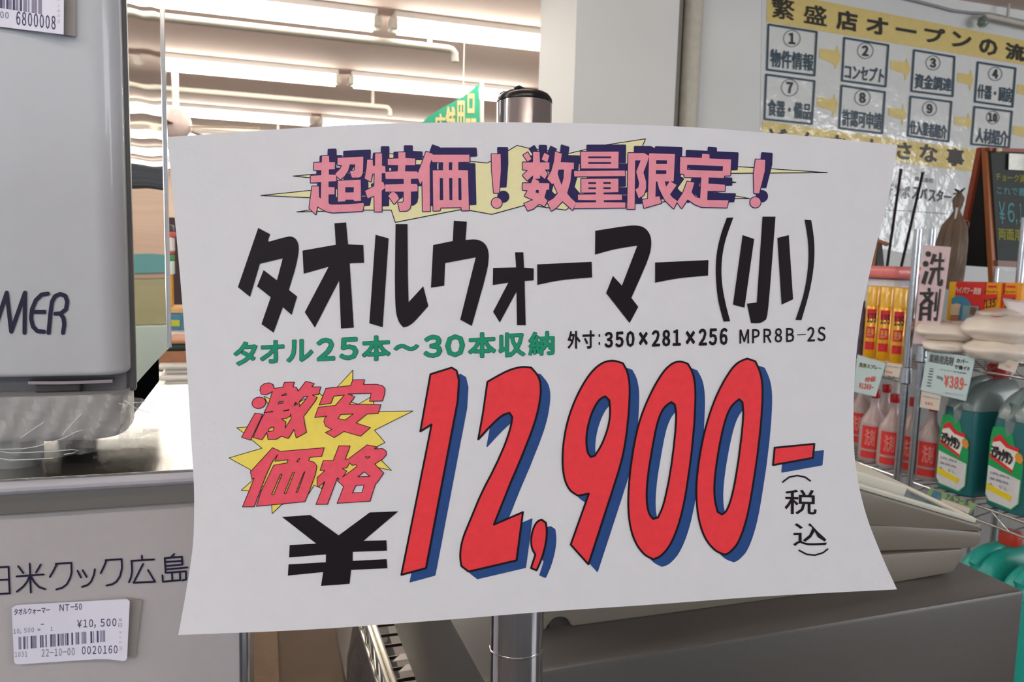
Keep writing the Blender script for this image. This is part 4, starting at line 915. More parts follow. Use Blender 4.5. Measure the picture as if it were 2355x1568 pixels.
def rack(name, lab, y0, y1, levels, posts, X0):
    t = thing(name, lab, 'rack', (XR+.2, (y0+y1)/2, 0))
    for z in levels:
        for X in (XR, XR+.42):
            for dz in (0, -.032): MB().tube([(X, y0, z-.003+dz), (X, y1, z-.003+dz)], .0028, 8).make('rail', ch3, t, True)
        n = int(abs(y1-y0)/.045); pts = [(XR-.001, y0+(y1-y0)*i/n, z-.004-.030*(i % 2)) for i in range(n+1)]
        MB().tube(pts, .0019, 6).make('zigzag_wire', ch3, t, True)
        k = int(abs(y1-y0)/.03); mb = MB()
        for i in range(k+1): y = y0+(y1-y0)*i/k; mb.tube([(XR, y, z-.002), (XR+.42, y, z-.002)], .0015, 5)
        mb.make('shelf_wires', ch3, t, True, kind='stuff')
    for pxy, yt, X, r in posts: post_(t, pxy, yt, X, r)
    return t
PR = .0098
rA = rack('wire_rack', 'chrome wire rack further back holding the yellow spray cans', pA.y+.0, yA_far, [zA1, zB2], [((2072, 1000), 527, XR, PR)], XR)
rB = rack('wire_rack', 'chrome wire rack nearer right holding the white bags and green jugs', yB_near, pB.y-.0, [zB1, zB2, zB2-.46], [((2104, 1000), 527, XR, .0085)], XR)
# post details: collars at the shelves, grooves
for par, pp, r, zz in ((rA, pA, PR, rx(2078, 862).z), (rB, pB, .0085, rx(2112, 812).z)):
    for dz in (0,):
        MB().lathe([(r+.0005, -.022), (r+.005, -.018), (r+.003, .02), (r+.0005, .022)], (pp.x, pp.y, zz), 18).make('collar', ch3, par, True)
tall = post_(rB, (2333, 760), 500, XR+.40, .0095)
post_(rA, (2290, 640), 617, XR+.75, .008)
# --- goods
def place_y(px, py, d): return onX(px, py, XR+d).y
# yellow spray cans
yel = mat('spray_yellow', (238, 176, 30), .22, metal=.15, var=.05, coat=.6); redl = mat('label_red', (214, 40, 52), .4, var=.15, scale=200)
pkn = mat('package_black', (40, 36, 40), .5, var=0)
PRINT = Vector((-.75, -.66, 0)).normalized()
def wrap_text(s_, c, r, z0, z1, a0, a1, m, par, nm='lettering', bd=0, flipm=False):
    """lettering wrapped on a cylinder, angles about the direction facing the aisle"""
    v, f = text(s_, rect(0, 0, 100, 100), bd)
    base = math.atan2(PRINT.y, PRINT.x)
    vs_ = [(c[0]+r*math.cos(base+a0+(a1-a0)*x/100), c[1]+r*math.sin(base+a0+(a1-a0)*x/100), z1-(z1-z0)*y/100) for x, y in v]
    return mesh(nm, vs_, f, m, par)
def patch(c, r, z0, z1, a0, a1, m, par, nm='label', n=10):
    base = math.atan2(PRINT.y, PRINT.x); v, f = [], []
    for i in range(n+1):
        a = base+a0+(a1-a0)*i/n
        for z in (z0, z1): v.append((c[0]+r*math.cos(a), c[1]+r*math.sin(a), z))
    for i in range(n): f.append((2*i, 2*i+2, 2*i+3, 2*i+1))
    return mesh(nm, v, f, m, par)
def make_can():
    t = thing('spray_can', 'x', 'spray can', (0, 0, 0), 'yellow spray cans on the rack'); r = .0168; h = .198
    MB().lathe([(r-.001, 0), (r, .003), (r, h*.72), (r-.0015, h*.735)], (0, 0, 0), 24).make('body', yel, t, True)
    MB().lathe([(r-.0006, h*.735), (r-.0004, h*.975), (r-.002, h*.995), (.003, h)], (0, 0, 0), 24).make('cap', mat('cap_yellow', (246, 190, 50), .18, var=.02, coat=.8), t, True)
    MB().lathe([(r+.0006, .0), (r+.0006, .004)], (0, 0, 0), 24, False).make('rim', mat('cream_rim', (230, 214, 180), .4), t, True)
    patch((0, 0), r+.0003, h*.56, h*.69, -.75, .75, redl, t)
    wrap_text('135', (0, 0), r+.0007, h*.51, h*.63, -.6, .75, pkn, t, bd=3)
    patch((0, 0), r+.0003, h*.3, h*.45, -.7, .7, redl, t); patch((0, 0), r+.0003, h*.14, h*.25, -.75, .75, redl, t)
    wrap_text('洗浄', (0, 0), r+.0006, h*.32, h*.43, -.5, .5, mat('label_cream', (240, 214, 120), .5), t)
    return t
can0 = make_can(); first = True
for px, dd, lab in [(2005, .03, 'yellow spray can leftmost on the rack, nearest the sheet edge'), (2036, .03, 'yellow spray can in the middle of the front three'), (2068, .03, 'yellow spray can right against the chrome post'), (2022, .075, 'yellow spray can in the second row, behind the left pair'), (2052, .075, 'yellow spray can in the second row, behind the right pair')]:
    y = place_y(px, 740, dd); o = can0 if first else copy_tree(can0); first = False
    o.location = (XR+dd, y, zA1); o['label'] = lab
# bag of sponges behind the cans
def pillow(c, ax, ay, az, ex=.6, nu=28, nv=14, seed=1, wr=.06, rot=0):
    r_ = random.Random(seed); ph = [r_.random()*6 for _ in range(8)]; v, f = [], []
    sg = lambda t, e: math.copysign(abs(t)**e, t)
    for j in range(nv+1):
        b = -math.pi/2+math.pi*j/nv
        for i in range(nu):
            a = 2*math.pi*i/nu
            x = sg(math.cos(b), .7)*sg(math.cos(a), ex); y = sg(math.cos(b), .7)*sg(math.sin(a), ex); z = sg(math.sin(b), .8)
            k = 1+wr*(math.sin(5*a+ph[0]+3*b)+math.sin(9*a+ph[1])*.5+math.sin(7*b+ph[2]))
            edge = max(abs(x), abs(y)); z *= (1-.3*edge**4)
            X, Y = x*ax*k, y*ay*k; cr_, sr_ = math.cos(rot), math.sin(rot)
            v.append((c[0]+X*cr_-Y*sr_, c[1]+X*sr_+Y*cr_, c[2]+z*az*(1+wr*2*math.sin(4*a+ph[3])*math.sin(3*b+ph[4]))))
    for j in range(nv):
        for i in range(nu): f.append((j*nu+i, j*nu+(i+1) % nu, (j+1)*nu+(i+1) % nu, (j+1)*nu+i))
    return v, f
sb = thing('sponge_bag', 'clear plastic pack with red top behind the yellow spray cans', 'bag', (XR+.17, place_y(2030, 740, .17), zA1))
pc = onX(2048, 690, XR+.17); ztp = onX(2048, 612, XR+.17).z; hb = ztp-zA1
MB().box(XR+.11, XR+.22, pc.y-.075, pc.y+.085, zA1, zA1+hb*.86, .02, 4).make('pack', mat('cloudy_plastic', (206, 208, 214), .2, var=.12, scale=20, bump=.3, bscale=30), sb, True)
MB().box(XR+.105, XR+.225, pc.y-.08, pc.y+.09, zA1+hb*.865, zA1+hb, .012, 4).make('red_top', mat('red_film', (232, 130, 130), .25, var=.12, scale=12, bump=.4, bscale=20), sb, True)
sb2 = thing('dark_bottle', 'dark labelled bottle half hidden behind the right edge of the sheet', 'bottle', (XR+.03, place_y(1975, 750, .03), zA1))
MB().lathe([(.02, 0), (.021, .004), (.021, .115), (.012, .14), (.012, .155)], sb2.location, 20).make('body', mat('plum_label', (96, 84, 104), .4, var=.3, scale=30), sb2, True)
# bottles with red caps
pinkp = mat('milky_pink_plastic', (206, 184, 182), .22, var=.03, coat=.3, trans=.25)
def make_bottle():
    t = thing('cleaner_bottle', 'x', 'bottle', (0, 0, 0), 'red-capped bottles on the lower shelf')
    MB().lathe([(.034, 0), (.037, .004), (.038, .02), (.037, .098), (.034, .112), (.024, .126), (.0145, .142), (.0115, .158), (.0105, .176)], (0, 0, 0), 28).make('body', pinkp, t, True)
    MB().lathe([(.0125, .172), (.0132, .176), (.0132, .19), (.012, .194), (.002, .195)], (0, 0, 0), 20).make('cap', mat('cap_red', (186, 26, 40), .35), t, True)
    patch((0, 0), .0384, .036, .098, -.75, .45, mat('bottle_label_red', (226, 62, 60), .4, var=.12, scale=90), t)
    patch((0, 0), .0386, .012, .030, -.75, .45, mat('bottle_label_red', (226, 62, 60), .4), t)
    wrap_text('洗剤', (0, 0), .0388, .046, .09, -.45, .25, mat('label_pinkish', (240, 150, 140), .5), t, bd=1)
    return t
b0 = make_bottle(); first = True
for px, dd, lab in [(2006, .05, 'red-capped pink bottle nearest the right edge of the sheet'), (2051, .05, 'red-capped pink bottle just left of the front chrome post'), (2096, .06, 'red-capped pink bottle between the two chrome posts'), (2141, .06, 'red-capped pink bottle right of the posts, beside the green jug'), (1975, .15, 'red-capped bottle in the back row behind the leftmost one'), (2030, .15, 'red-capped bottle in the back row between the first two')]:
    y = place_y(px, 1010, dd); o = b0 if first else copy_tree(b0); first = False; o.scale = (.92, .92, 1)
    o.location = (XR+dd, y, zB2); o['label'] = lab
# trigger sprayer in the back
tg = thing('spray_bottle', 'white trigger spray bottle behind the red-capped bottles', 'bottle', (XR+.2, place_y(2060, 880, .2), zB2))
MB().lathe([(.03, 0), (.03, .12), (.012, .17), (.012, .2)], tg.location, 20).make('body', mat('milk_white', (214, 212, 206), .4), tg, True)
MB().box(tg.location.x-.012, tg.location.x+.012, tg.location.y-.012, tg.location.y+.035, zB2+.2, zB2+.235, .006, 3).make('trigger_head', mat('milk_white', (214, 212, 206), .4), tg, True)
# jugs
def make_jug(name, liquid, cap_col, grp):
    t = thing(name, 'x', 'jug', (0, 0, 0), grp)
    X1, Y1, Hh = .165, .098, .285     # x 0..X1 away from the aisle, y 0..Y1 towards the camera (-y)
    def rr(x0, x1, y0, y1, z, rad, n=6):
        o = []
        for cx_, cy_, a0 in ((x1-rad, y1-rad, 0), (x0+rad, y1-rad, 90), (x0+rad, y0+rad, 180), (x1-rad, y0+rad, 270)):
            for i in range(n): a = math.radians(a0+90*i/(n-1)); o.append((cx_+rad*math.cos(a), cy_+rad*math.sin(a), z))
        return o
    lv = [(0, .004, .02), (.004, 0, .022), (.06, 0, .024), (.17, 0, .024), (.2, .002, .024)]
    body = [rr(i_, X1-i_, -Y1+i_, -i_, z, rd) for z, i_, rd in lv]
    up = [rr(.004+k*.075, X1-.004-k*.012, -Y1+.004+k*.018, -.004-k*.018, .2+z, .022-k*.004) for z, k in [(.0008+.072*math.sin(q*math.pi/2), 1.3*(1-math.cos(q*math.pi/2))) for q in (0, .15, .3, .45, .6, .72, .84, .93, 1)]]
    MB().loft(body).make('body', liquid[0], t, True)
    MB().loft(up).make('shoulder', liquid[1], t, True)
    cx_ = X1-.05; cy_ = -Y1/2
    MB().lathe([(.021, .26), (.02, .278)], (cx_, cy_, 0), 20).make('neck', liquid[1], t, True)
    MB().lathe([(.023, .274), (.0235, .278), (.0235, .3), (.021, .304), (.002, .305)], (cx_, cy_, 0), 24).make('cap', mat(cap_col[0], cap_col[1], .35), t, True)
    hp_ = [(.015, cy_, .165), (.008, cy_, .20), (.012, cy_, .235), (.035, cy_, .262), (.07, cy_, .268), (.1, cy_, .262)]
    MB().tube(hp_, [.016, .014, .012, .012, .012, .013], 14).make('handle', liquid[1], t, True)
    return t
teal = mat('teal_liquid_plastic', (36, 104, 108), .28, var=.1, scale=14, coat=.4, stretch=(3, 3, .4)); clearp = mat('cloudy_clear_plastic', (140, 158, 158), .28, var=.06, coat=.4, trans=.2)
j0 = make_jug('cleaner_jug', (teal, clearp), ('jug_cap_red', (214, 44, 44)), 'teal cleaner jugs on the lower shelf')
# label on its aisle face (x = 0 plane) in jug coordinates: u across (0 far .. 1 near), v up
def jl(nm, uv, m, e, par):
    return MB().prism([(-.0004-e, -.008-.082*u, .012+.16*v) for u, v in uv], (-.0006, 0, 0)).make(nm, m, par)
lg_ = jl('label', [(0, .08), (.12, 0), (.8, -.02), (1, .1), (1, .62), (.92, .78), (.72, .86), (.62, 1.02), (.3, 1.08), (.05, 1.05), (0, .9)], mat('label_green', (30, 160, 90), .4, var=.04), 0, j0)
jl('label_white', [(.02, .09), (.13, .02), (.79, 0), (.97, .1), (.97, .42), (0.02, .5)], mat('label_white', (214, 214, 218), .4), .0006, lg_)
jl('label_yellow_band', [(.03, .16), (.75, .1), (.78, .18), (.03, .25)], mat('label_yellow', (226, 206, 40), .4), .0014, lg_)
jl('label_ribbon', [(.1, .9), (.3, .95), (.55, .84), (.85, .82), (.72, .52), (.05, .68)], mat('label_ribbon_white', (236, 232, 226), .4), .0006, lg_)
jl('label_ribbon_edge', [(.1, .9), (.3, .97), (.55, .86), (.87, .84), (.85, .79), (.5, .81), (.3, .88), (.1, .84)], mat('label_edge_red', (216, 46, 50), .4), .0014, lg_)
jl('label_ribbon_edge', [(.02, .68), (.72, .53), (.75, .48), (.05, .62)], mat('label_edge_red', (216, 46, 50), .4), .0014, lg_)
jl('label_seal', [(.8, .78), (.95, .76), (1, .7), (.95, .64), (.82, .66), (.76, .72)], mat('seal_orange', (226, 150, 60), .4), .0014, lg_)
v, f = text('マジックリン', rect(0, 0, 100, 100, .08), 3); mesh('label_text', [(-.0032, -.008-.082*(.08+.0062*x), .012+.16*(.80-.0017*y-.0004*x)) for x, y in v], f, pkn, lg_)
v, f = merge(*[text(s_, rect(0, y_, 70, y_+7), 0) for s_, y_ in (('洗剤', 0), ('業務用', 16), ('4.5L', 32))]); mesh('label_text', [(-.0032, -.008-.082*(.1+.008*x), .012+.16*(.43-.005*y)) for x, y in v], f, mat('label_grey_text', (120, 120, 140), .5), lg_)
first = True
for px, lab in [(2152, 'teal cleaner jug with green label, first right of the chrome posts'), (2268, 'teal cleaner jug with green label at the right edge of the picture')]:
    y = place_y(px, 1040, .012); o = j0 if first else copy_tree(j0); first = False; o.location = (XR+.012, y, zB2); o['label'] = lab
tq = mat('turquoise_plastic', (44, 168, 156), .35, var=.04)
j1 = make_jug('detergent_jug', (tq, tq), ('jug_cap_orange', (216, 62, 44)), 'turquoise jugs below the shelf')
z3 = zB2-.46
zj = rx(2335, 1226, .12).z-.305
first = True
for px, lab in [(2188, 'turquoise jug with open handle under the shelf beside the machine'), (2290, 'turquoise jug with red cap under the shelf at the right edge')]:
    y = place_y(px, 1300, .012); o = j1 if first else copy_tree(j1); first = False; o.location = (XR+.012, y, zj); o['label'] = lab
for o in list(rB.children):
    pass
mb = MB(); mb.box(XR, XR+.42, yB_near, pB.y, zj-.02, zj-.001, .002); lowb = mb.make('bottom_board', mat('shelf_board_grey', (120, 118, 112), .5), rB)
# white bags
bagm = mat('white_bag_plastic', (236, 226, 214), .32, var=.05, scale=14, coat=.4, bump=.6, bscale=22)
pinkpr = mat('pink_bag_print', (232, 120, 140), .4, var=.1)
def bag(px0, px1, y0, y1, dd, lab, seed, ax=.085, rot=0, print_=True):
    ca, cb2 = onX(px0, (y0+y1)/2, XR+dd), onX(px1, (y0+y1)/2, XR+dd); cm = (ca+cb2)/2
    zt__, zb__ = onX((px0+px1)/2, y0, XR+dd).z, onX((px0+px1)/2, y1, XR+dd).z
    t = thing('sack', lab, 'bag', (cm.x, cm.y, zb__), 'white plastic sacks stacked on the rack')
    v, f = pillow((cm.x, cm.y, (zt__+zb__)/2), ax, abs(ca.y-cb2.y)/2, (zt__-zb__)/2*1.12, .8, seed=seed, wr=.03, rot=rot)
    mesh('sack_body', v, f, bagm, t, True)
    if print_:
        k = (ca.y-cb2.y)
        pts = [(cm.x-ax*.55, cm.y-k*.05), (cm.x-ax*.2, cm.y-k*.12), (cm.x+.0, cm.y+k*.1), (cm.x-ax*.4, cm.y+k*.12)]
        zt2_ = (zt__+zb__)/2+(zt__-zb__)/2*1.06
        MB().prism([(a_, b_2, zt2_-.001) for a_, b_2 in pts], (0, 0, .001)).make('print', pinkpr, t)
    return t
bag(2146, 2244, 780, 810, .045, 'bottom left white sack lying on the shelf above the blue price card', 1, rot=.35)
bag(2246, 2380, 782, 832, .045, 'bottom right white sack lying on the shelf', 2)
bag(2130, 2250, 741, 782, .045, 'upper left white sack, its tapered end pointing at the posts', 3, rot=.4)
bag(2244, 2390, 728, 786, .05, 'upper right white sack, the fattest one of the stack', 4)
bag(2285, 2390, 712, 738, .15, 'flat white sack with pink print on top of the stack', 5, .1)
cc_ = onX(2340, 706, XR+.16)
t = thing('sack', 'crumpled white sack with pointed corner topmost at the right edge', 'bag', cc_, 'white plastic sacks stacked on the rack')
bz = onX(2340, 722, XR+.16).z
v = [onX(2300, 683, XR+.14), onX(2322, 690, XR+.12), onX(2375, 692, XR+.12), onX(2385, 722, XR+.1), onX(2345, 735, XR+.1), onX(2318, 724, XR+.11)]
MB().prism(v, (.09, .0, -.01), .008).make('sack_body', mat('white_bag_bright', (236, 230, 236), .3, bump=.4, bscale=18), t, True)
put('print', union([[(2322, 727), (2338, 727), (2368, 745), (2352, 748)]]), lambda x, y: onX(x, y, XR+.095), pinkpr, t)
# boxes behind the sacks
XB = XR+.26
def carton(lab, px0, px1, yt, yb_, cols, nm='detergent_box'):
    a_, b_2 = onX(px0, 720, XB), onX(px1, 720, XB); zt__ = onX((px0+px1)/2, yt, XB).z
    t = thing(nm, lab, 'box', (XB+.05, (a_.y+b_2.y)/2, zB1), 'printed detergent boxes behind the sacks')
    MB().box(XB, XB+.12, b_2.y, a_.y-.0015, zB1, zt__, .0015).make('carton', cols, t); return t
og = mat('box_orange', (240, 160, 28), .45, var=.03); rdm = mat('box_red', (216, 48, 44), .45, var=.04); byl = mat('box_yellow', (238, 190, 40), .45, var=.03)
bxp = lambda e: (lambda x, y: onX(x, y, XB-e))
c6 = cr(2100, 600, 5.6)
o = carton('yellow detergent box leftmost behind the vertical sign', 2176, 2192, 648, 760, byl)
o = carton('red detergent box with blue circle picture behind the sacks', 2192, 2260, 648, 760, rdm)
put('picture_circle', union([c6([(495,560),(500,480),(560,448),(620,445),(690,480),(740,540),(760,620),(700,790),(480,790),(490,640)])]), bxp(.002), mat('print_blue', (70, 140, 180), .5), o)
put('picture_card', union([c6([(640,572),(845,582),(830,775),(625,770)])]), bxp(.004), mat('print_pale_blue', (130, 165, 175), .5, var=.1, scale=60), o)
put('picture_card', union([c6([(735,595),(815,600),(805,700),(730,690)])]), bxp(.005), mat('print_brown', (120, 90, 80), .5, var=.2, scale=90), o)
put('picture_shape', union([c6([(475,640),(490,560),(560,545),(618,560),(600,620),(590,700),(480,695)])]), bxp(.004), mat('print_beige', (214, 196, 170), .5), o)
put('picture_shape', union([c6([(478,705),(590,710),(575,775),(470,775)])]), bxp(.005), mat('print_skin', (190, 120, 90), .5), o)
put('lettering', text('ハイパワー洗剤', quad(c6([(545,325),(875,350),(865,432),(530,410)])), .6), bxp(.003), mat('print_pinkwhite', (232, 190, 180), .5), o)
for i, (a_, b_2, lab) in enumerate([(2261, 2298, 'orange detergent box marked 135 in the middle of the boxes'), (2304, 2344, 'orange detergent box marked 135 furthest right, half behind the crumpled sack')]):
    o = carton(lab, a_, b_2, 650, 760, og); k = (a_-2261)*5.6
    q = lambda pts: c6([(x+k, y) for x, y in pts])
    put('label', union([q([(918,430),(1080,428),(1075,500),(915,500)])]), bxp(.002), rdm, o)
    put('lettering', text('135', quad(q([(925,505),(1065,475),(1050,590),(930,605)])), .5), bxp(.003), pkn, o)
    put('lettering', text('洗浄剤', quad(q([(905,635),(1070,640),(1065,680),(900,675)])), .4), bxp(.003), rdm, o)
    put('lettering', text('業務用', quad(q([(965,315),(1070,318),(1066,345),(962,340)])), .4), bxp(.003), rdm, o)
    put('lettering', text('クリーナー', quad(q([(920,380),(1090,384),(1088,412),(918,408)])), .2), bxp(.003), pkn, o)
o = carton('narrow red box between the two orange boxes', 2298.5, 2303.5, 650, 760, rdm)
# vertical sign 洗剤
XS = XR-.012
sg_ = thing('shelf_sign', 'pink vertical sign reading detergent in black kanji on the chrome post', 'sign', onX(2140, 800, XS))
s3 = cr(1940, 580, 4.9)
MB().prism([onX(x, y, XS) for x, y in [(2124, 563), (2186, 568), (2163, 741), (2140, 792), (2099, 790)]], (.0015, 0, 0)).make('panel', mat('sign_pink', (214, 190, 196), .5, var=.03), sg_)
sm_ = lambda x, y: onX(x, y, XS-.0015)
sen = [circ(2134.5, 584, 6.4, 6.6, 14), circ(2128.5, 606.5, 6.6, 7, 14)]
W2b = cr(1940, 360, 5.227)
sen += [W2b([(980,1370),(1022,1385),(975,1540),(930,1520)]), W2b([(1075,1165),(1118,1180),(1065,1300),(1035,1285)]), W2b([(1060,1225),(1210,1235),(1208,1265),(1055,1262)]), W2b([(1150,1150),(1178,1155),(1165,1345),(1135,1345)]), W2b([(1035,1335),(1205,1330),(1203,1365),(1035,1372)]), W2b([(1065,1365),(1105,1370),(1048,1545),(1010,1525)]), W2b([(1125,1365),(1160,1365),(1152,1500),(1160,1505),(1172,1470),(1195,1478),(1185,1545),(1160,1560),(1125,1548)])]
put('kanji', union(sen), sm_, pkn, sg_)
zai = [c6([(185,345),(222,345),(222,395),(185,395)]), c6([(85,400),(265,398),(262,432),(85,436)]), c6([(120,432),(160,432),(245,515),(265,545),(235,575),(180,520)]), c6([(210,432),(250,432),(180,520),(100,580),(75,565),(130,500)]), c6([(90,550),(125,540),(110,770),(65,768)]), c6([(190,545),(240,550),(225,768),(180,768)]), c6([(110,590),(220,590),(218,620),(110,625)]), c6([(105,665),(215,665),(213,700),(103,700)]), c6([(288,400),(312,400),(300,640),(262,655)]), c6([(338,355),(358,360),(318,700),(305,775),(265,770),(262,725),(295,725)])]
put('kanji', union(zai), sm_, pkn, sg_)
put('lower_print', union([s3([(810,785),(985,790),(960,860),(850,895),(805,900)])]), sm_, mat('sign_peach', (222, 178, 164), .5, var=.08, scale=60), sg_)
# price cards on the rails
pale = mat('card_pale_blue', (200, 222, 226), .4, var=.02); cream = mat('card_cream', (222, 212, 200), .5, var=.02); cred = mat('card_red_ink', (226, 96, 84), .5, var=0); cgr = mat('card_grey_ink', (96, 100, 104), .5, var=.2, scale=200)
def card(nm, lab, q_, d, m, items):
    t = thing(nm, lab, 'price card', onX(*q_[3], XR-d), 'price cards on the rack rails')
    MB().prism([onX(x, y, XR-d) for x, y in q_], (.0012, 0, 0)).make('card', m, t)
    for s_, qq, bd, mm in items: put('lettering', text(s_, quad(qq), bd), lambda x, y: onX(x, y, XR-d-.001), mm, t)
    return t
c4 = cr(1940, 850, 5.06)
t = card('price_card', 'pale blue price card reading 389 yen hanging below the sacks', [(2133, 808), (2243, 821), (2221, 922), (2117, 897)], .012, pale, [
 ('業務用洗剤', c6([(215,1200),(525,1240),(505,1350),(200,1300)]), .5, cgr), ('カバー', c6([(565,1255),(715,1280),(705,1325),(555,1305)]), .4, pkn), ('で強イ!!', c6([(535,1335),(730,1360),(715,1415),(525,1385)]), .35, pkn),
 ('アルカリ洗浄除菌', c6([(350,1390),(680,1440),(676,1456),(346,1406)]), .1, cgr), ('500g', c4([(1088,68),(1160,85),(1150,132),(1080,108)]), .3, cgr), ('¥389', c4([(1178,62),(1400,95),(1380,238),(1170,195)]), .8, cred), ('-', c4([(1400,165),(1436,170),(1435,180),(1400,175)]), .3, cred), ('業務用にもおすすめです', c4([(1185,262),(1395,295),(1393,308),(1183,276)]), .0, cgr)])
put('side_lines', union([c4([(1000+i*-6, 8+i*34), (1045+i*-6, 14+i*34), (1043+i*-6, 26+i*34), (996+i*-6, 20+i*34)]) for i in range(6)]+[c6([(215+i*-8, 1380+i*34), (262-i*8, 1386+i*34), (260-i*8, 1396+i*34), (212-i*8, 1390+i*34)]) for i in range(4)]), lambda x, y: onX(x, y, XR-.0135), cgr, t)
card('price_tag', 'small cream tag with red figure under the blue 389 yen card', [(2119, 899), (2164, 910), (2159, 945), (2115, 936)], .008, cream, [('380', c4([(950,370),(1035,385),(1030,415),(945,402)]), .2, cred), ('洗剤 500g', c4([(920,300),(1110,335),(1108,350),(918,318)]), 0, cgr)])
card('price_card', 'pale blue price card with red price under the yellow spray cans', [(1972, 815), (2037, 836), (2013, 912), (1962, 900)], .012, pale, [('洗浄スプレー', s3([(180,1240),(430,1290),(420,1330),(170,1290)]), .4, mat('card_olive_ink', (120, 110, 60), .5)), ('¥1260-', c4([(185,150),(355,180),(345,240),(178,210)]), .5, cred), ('特価', c4([(255,90),(375,70),(360,140),(245,145)]), .3, cred)])
card('price_tag', 'small cream tag with red mark left of the front chrome post', [(2039, 834), (2075, 839), (2068, 868), (2034, 862)], .008, cream, [('380', s3([(480,1330),(550,1345),(545,1368),(476,1358)]), .2, cred), ('洗剤', s3([(495,1275),(620,1295),(618,1305),(492,1288)]), 0, cgr)])
card('price_tag', 'small cream tag on the upper rail below the right sacks', [(2302, 824), (2343, 833), (2334, 858), (2294, 846)], .006, cream, [('389', s3([(1830,1270),(1890,1280),(1885,1305),(1825,1295)]), 0, cred)])
g5 = lambda p: E5(p)
t = card('shelf_card', 'green printed shelf card on the lower rail below the teal jug', g5([(1045,262),(1505,432),(1445,530),(1000,345)]), .012, mat('card_green', (146, 178, 128), .5, var=.05), [('アルコール', g5([(1205,330),(1440,400),(1420,450),(1190,380)]), .4, cgr)])
put('picture', union([g5([(1075,290),(1150,315),(1140,385),(1045,360)])]), lambda x, y: onX(x, y, XR-.0135), mat('print_blue2', (80, 130, 160), .5, var=.2, scale=90), t)
put('strip', union([g5([(1160,375),(1450,475),(1425,525),(1150,405)])]), lambda x, y: onX(x, y, XR-.0135), cream, t)
# ------------------------------------------------------------------ black rods, wrapped parasol, chalkboard
YR = P(2080, 500, 2.55).y
zst = onY(2240, 662, YR+.1).z
std = thing('storage_cabinet', 'pale cabinet behind the rack carrying the chalkboard', 'cabinet', (onY(2200, 700, YR+.2).x, YR+.2, 0))
MB().box(onY(1985, 700, YR).x, onY(2430, 700, YR).x+.1, YR-.06, YW-.03, 0, zst, .004).make('cabinet', mat('cabinet_pale', (150, 150, 146), .5), std)
blk_m = mat('black_rod', (30, 24, 36), .35, var=.05)
for (a_, b_2, lab) in (((2072, 391), (2041, 606), 'left of two leaning black rods before the poster'), ((2122, 398), (2072, 616), 'right of two leaning black rods before the poster')):
    A_, B_ = onY(*a_, YR+.12), onY(*b_2, YR+.02); B_.z = max(B_.z, zst+.008); d_ = (B_-A_).normalized()
    t = thing('black_rod', lab, 'rod', B_, 'black rods before the poster'); B2 = A_+(A_-B_)*-1
    e_ = A_+(B_-A_)*((A_.z-zst)/(A_.z-B_.z)); MB().tube([A_, e_], .0047, 12).make('rod', blk_m, t, True); MB().lathe([(.0055, -.004), (.006, 0), (.0055, .004)], A_, 10).make('end_cap', blk_m, t, True)
# wrapped parasol
Yp = YR+.0; base_ = onY(2172, 662, Yp); top_ = onY(2208, 440, Yp)
ps = thing('folded_parasol', 'folded brown parasol wrapped in film, left of the chalkboard', 'parasol', Vector((base_.x, Yp, zst)))
axis = [Vector((base_.x+(top_.x-base_.x)*k, Yp, zst+(top_.z-zst)*k)) for k in (0, .12, .3, .5, .65, .74, .80, .86, .93, .97, 1.0)]
rads = [.045, .046, .046, .042, .034, .018, .009, .014, .016, .008, .004]
rings = []
for i, (c_, r_) in enumerate(zip(axis, rads)):
    rings.append([c_+Vector((r_*(1+.16*math.cos(7*q+i*.3))*math.cos(q), r_*(1+.16*math.cos(7*q+i*.3))*math.sin(q), 0)) for q in [2*math.pi*j/42 for j in range(42)]])
MB().loft(rings).make('canopy', mat('brown_cloth', (112, 92, 74), .5, var=.2, scale=16, bump=.4, bscale=40), ps, True)
MB().tube([top_+Vector((-.022, 0, .006)), top_+Vector((0, 0, -.004)), top_+Vector((.02, 0, .012))], [.003, .006, .002], 8).make('finial', blk_m, ps, True)
MB().tube([axis[5]+Vector((-.014, -.01, -.012)), axis[6]+Vector((-.012, -.01, .01))], .0035, 8).make('tie', mat('white_tie', (220, 216, 206), .5), ps, True)
# small wooden easel left
es = thing('small_easel', 'small wooden easel peeking out beside the right edge of the sheet', 'easel', onY(2018, 612, YR+.1))
es.location.z = zst
for pts in ([(2016, 545), (2003, 640)], [(2014, 552), (2041, 562)]):
    A_, B_ = onY(*pts[0], YR+.1), onY(*pts[1], YR+.1)
    MB().tube([A_, B_], .007, 6).make('leg', mat('easel_wood', (170, 112, 72), .5), es)
MB().prism([onY(x, y, YR+.1) for x, y in [(2019, 556), (2029, 560), (2036, 640), (2014, 640)]], (0, .01, 0)).make('board', mat('easel_dark', (46, 46, 50), .5), es)
# A-frame chalkboard
K = cr(2180, 320, 4.612)
YC = YR+.03
wood = mat('red_brown_wood', (150, 66, 42), .4, var=.12, scale=14, stretch=(8, 8, .6)); wood2 = mat('light_brown_wood', (168, 98, 52), .4, var=.12, scale=14, stretch=(8, 8, .6))
slate = mat('slate', (44, 50, 48), .6, var=.06, scale=10)
ab_ = thing('chalkboard', 'A-frame chalkboard with brown wooden legs and chalk prices at the right edge', 'chalkboard', Vector((onY(2280, 655, YC).x, YC, zst)))
def bar(a_, b_2, y0_, y1_, wpx, m, nm, par):
    (x0, y0), (x1, y1) = K([a_, b_2])
    q = [onY(x0-wpx/2, y0, y0_), onY(x0+wpx/2, y0, y0_), onY(x1+wpx/2, y1, y1_), onY(x1-wpx/2, y1, y1_)]
    return MB().prism(q, (0, .02, 0), .002).make(nm, m, par)
bar((375, 85), (75, 1560), YC+.03, YC+.12, 9, wood, 'rear_leg', ab_)
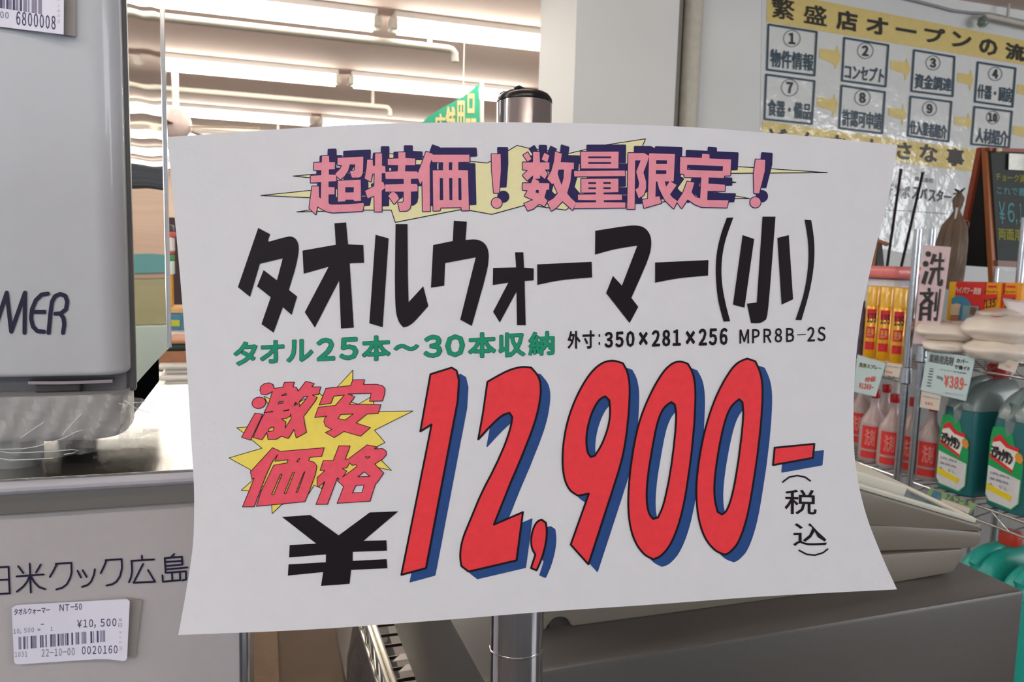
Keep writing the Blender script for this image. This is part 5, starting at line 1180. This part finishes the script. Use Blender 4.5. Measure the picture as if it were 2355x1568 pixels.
bar((432, 85), (508, 1560), YC+.01, YC+.005, 12, wood2, 'front_leg', ab_)
# black panel standing in for the dark gap between the legs
MB().prism([onY(*K([(390, 130)])[0], YC+.03), onY(*K([(412, 130)])[0], YC+.03), onY(*K([(475, 1360)])[0], YC+.03), onY(*K([(120, 1335)])[0], YC+.11)], (0, .006, 0)).make('gap_panel', mat('gap_black', (16, 14, 14), .7), ab_)
MB().prism([onY(*p, YC) for p in K([(455, 120), (1000, 150), (1000, 1320), (530, 1300)])], (0, .01, 0)).make('slate_board', slate, ab_)
MB().prism([onY(*p, YC-.006) for p in K([(440, 88), (1000, 108), (1000, 150), (452, 125)])], (0, .02, 0)).make('top_bar', wood, ab_)
MB().prism([onY(*p, YC-.006) for p in K([(528, 1285), (1000, 1310), (1000, 1375), (535, 1345)])], (0, .02, 0)).make('bottom_bar', mat('pink_brown_wood', (150, 118, 108), .5), ab_)
km = lambda x, y: onY(x, y, YC-.0012)
cy = mat('chalk_yellow', (150, 148, 60), .8, var=.3, scale=200); cbu = mat('chalk_blue', (96, 150, 156), .8, var=.3, scale=200)
put('chalk_writing', text('チョーク消し', quad(K([(505, 355), (880, 385), (880, 470), (505, 435)])), .35), km, cy, ab_)
put('chalk_writing', text('これで書く', quad(K([(520, 500), (880, 520), (880, 610), (520, 580)])), .2), km, cbu, ab_)
put('chalk_writing', merge(*[text(s_, quad(K(q_)), .3) for s_, q_ in (('¥', [(535, 660), (605, 665), (610, 905), (545, 890)]), ('6', [(630, 670), (705, 675), (705, 885), (635, 880)]), (',', [(718, 850), (735, 850), (735, 905), (720, 905)]), ('1', [(755, 680), (785, 682), (785, 880), (760, 880)]))]), km, cbu, ab_)
put('chalk_writing', text('両面用', quad(K([(535, 950), (780, 965), (780, 1080), (540, 1060)])), .5), km, cy, ab_)
pt_ = thing('paper_note', 'white paper note on the top corner of the chalkboard', 'note', onY(*K([(700, 320)])[0], YC-.01))
MB().prism([onY(*p, YC-.009) for p in K([(650, 150), (960, 165), (960, 340), (645, 322)])], (0, .001, 0)).make('note', mat('note_paper', (214, 214, 200), .35, var=.08, scale=60, coat=.6), pt_)
MB().lathe([(.004, 0), (.009, .004), (.009, .012), (.004, .016)], onY(*K([(540, 140)])[0], YC-.016), 12).make('magnet', mat('bright_magnet', (220, 224, 170), .2), pt_, True)
rg = ab_; c_ = onY(*K([(195, 912)])[0], YC+.02); MB().tube([c_+Vector((.0125*math.cos(a*.35), 0, .0165*math.sin(a*.35))) for a in range(19)], .0011, 6).make('round_tag', mat('tag_rim', (150, 130, 120), .3), rg, True)
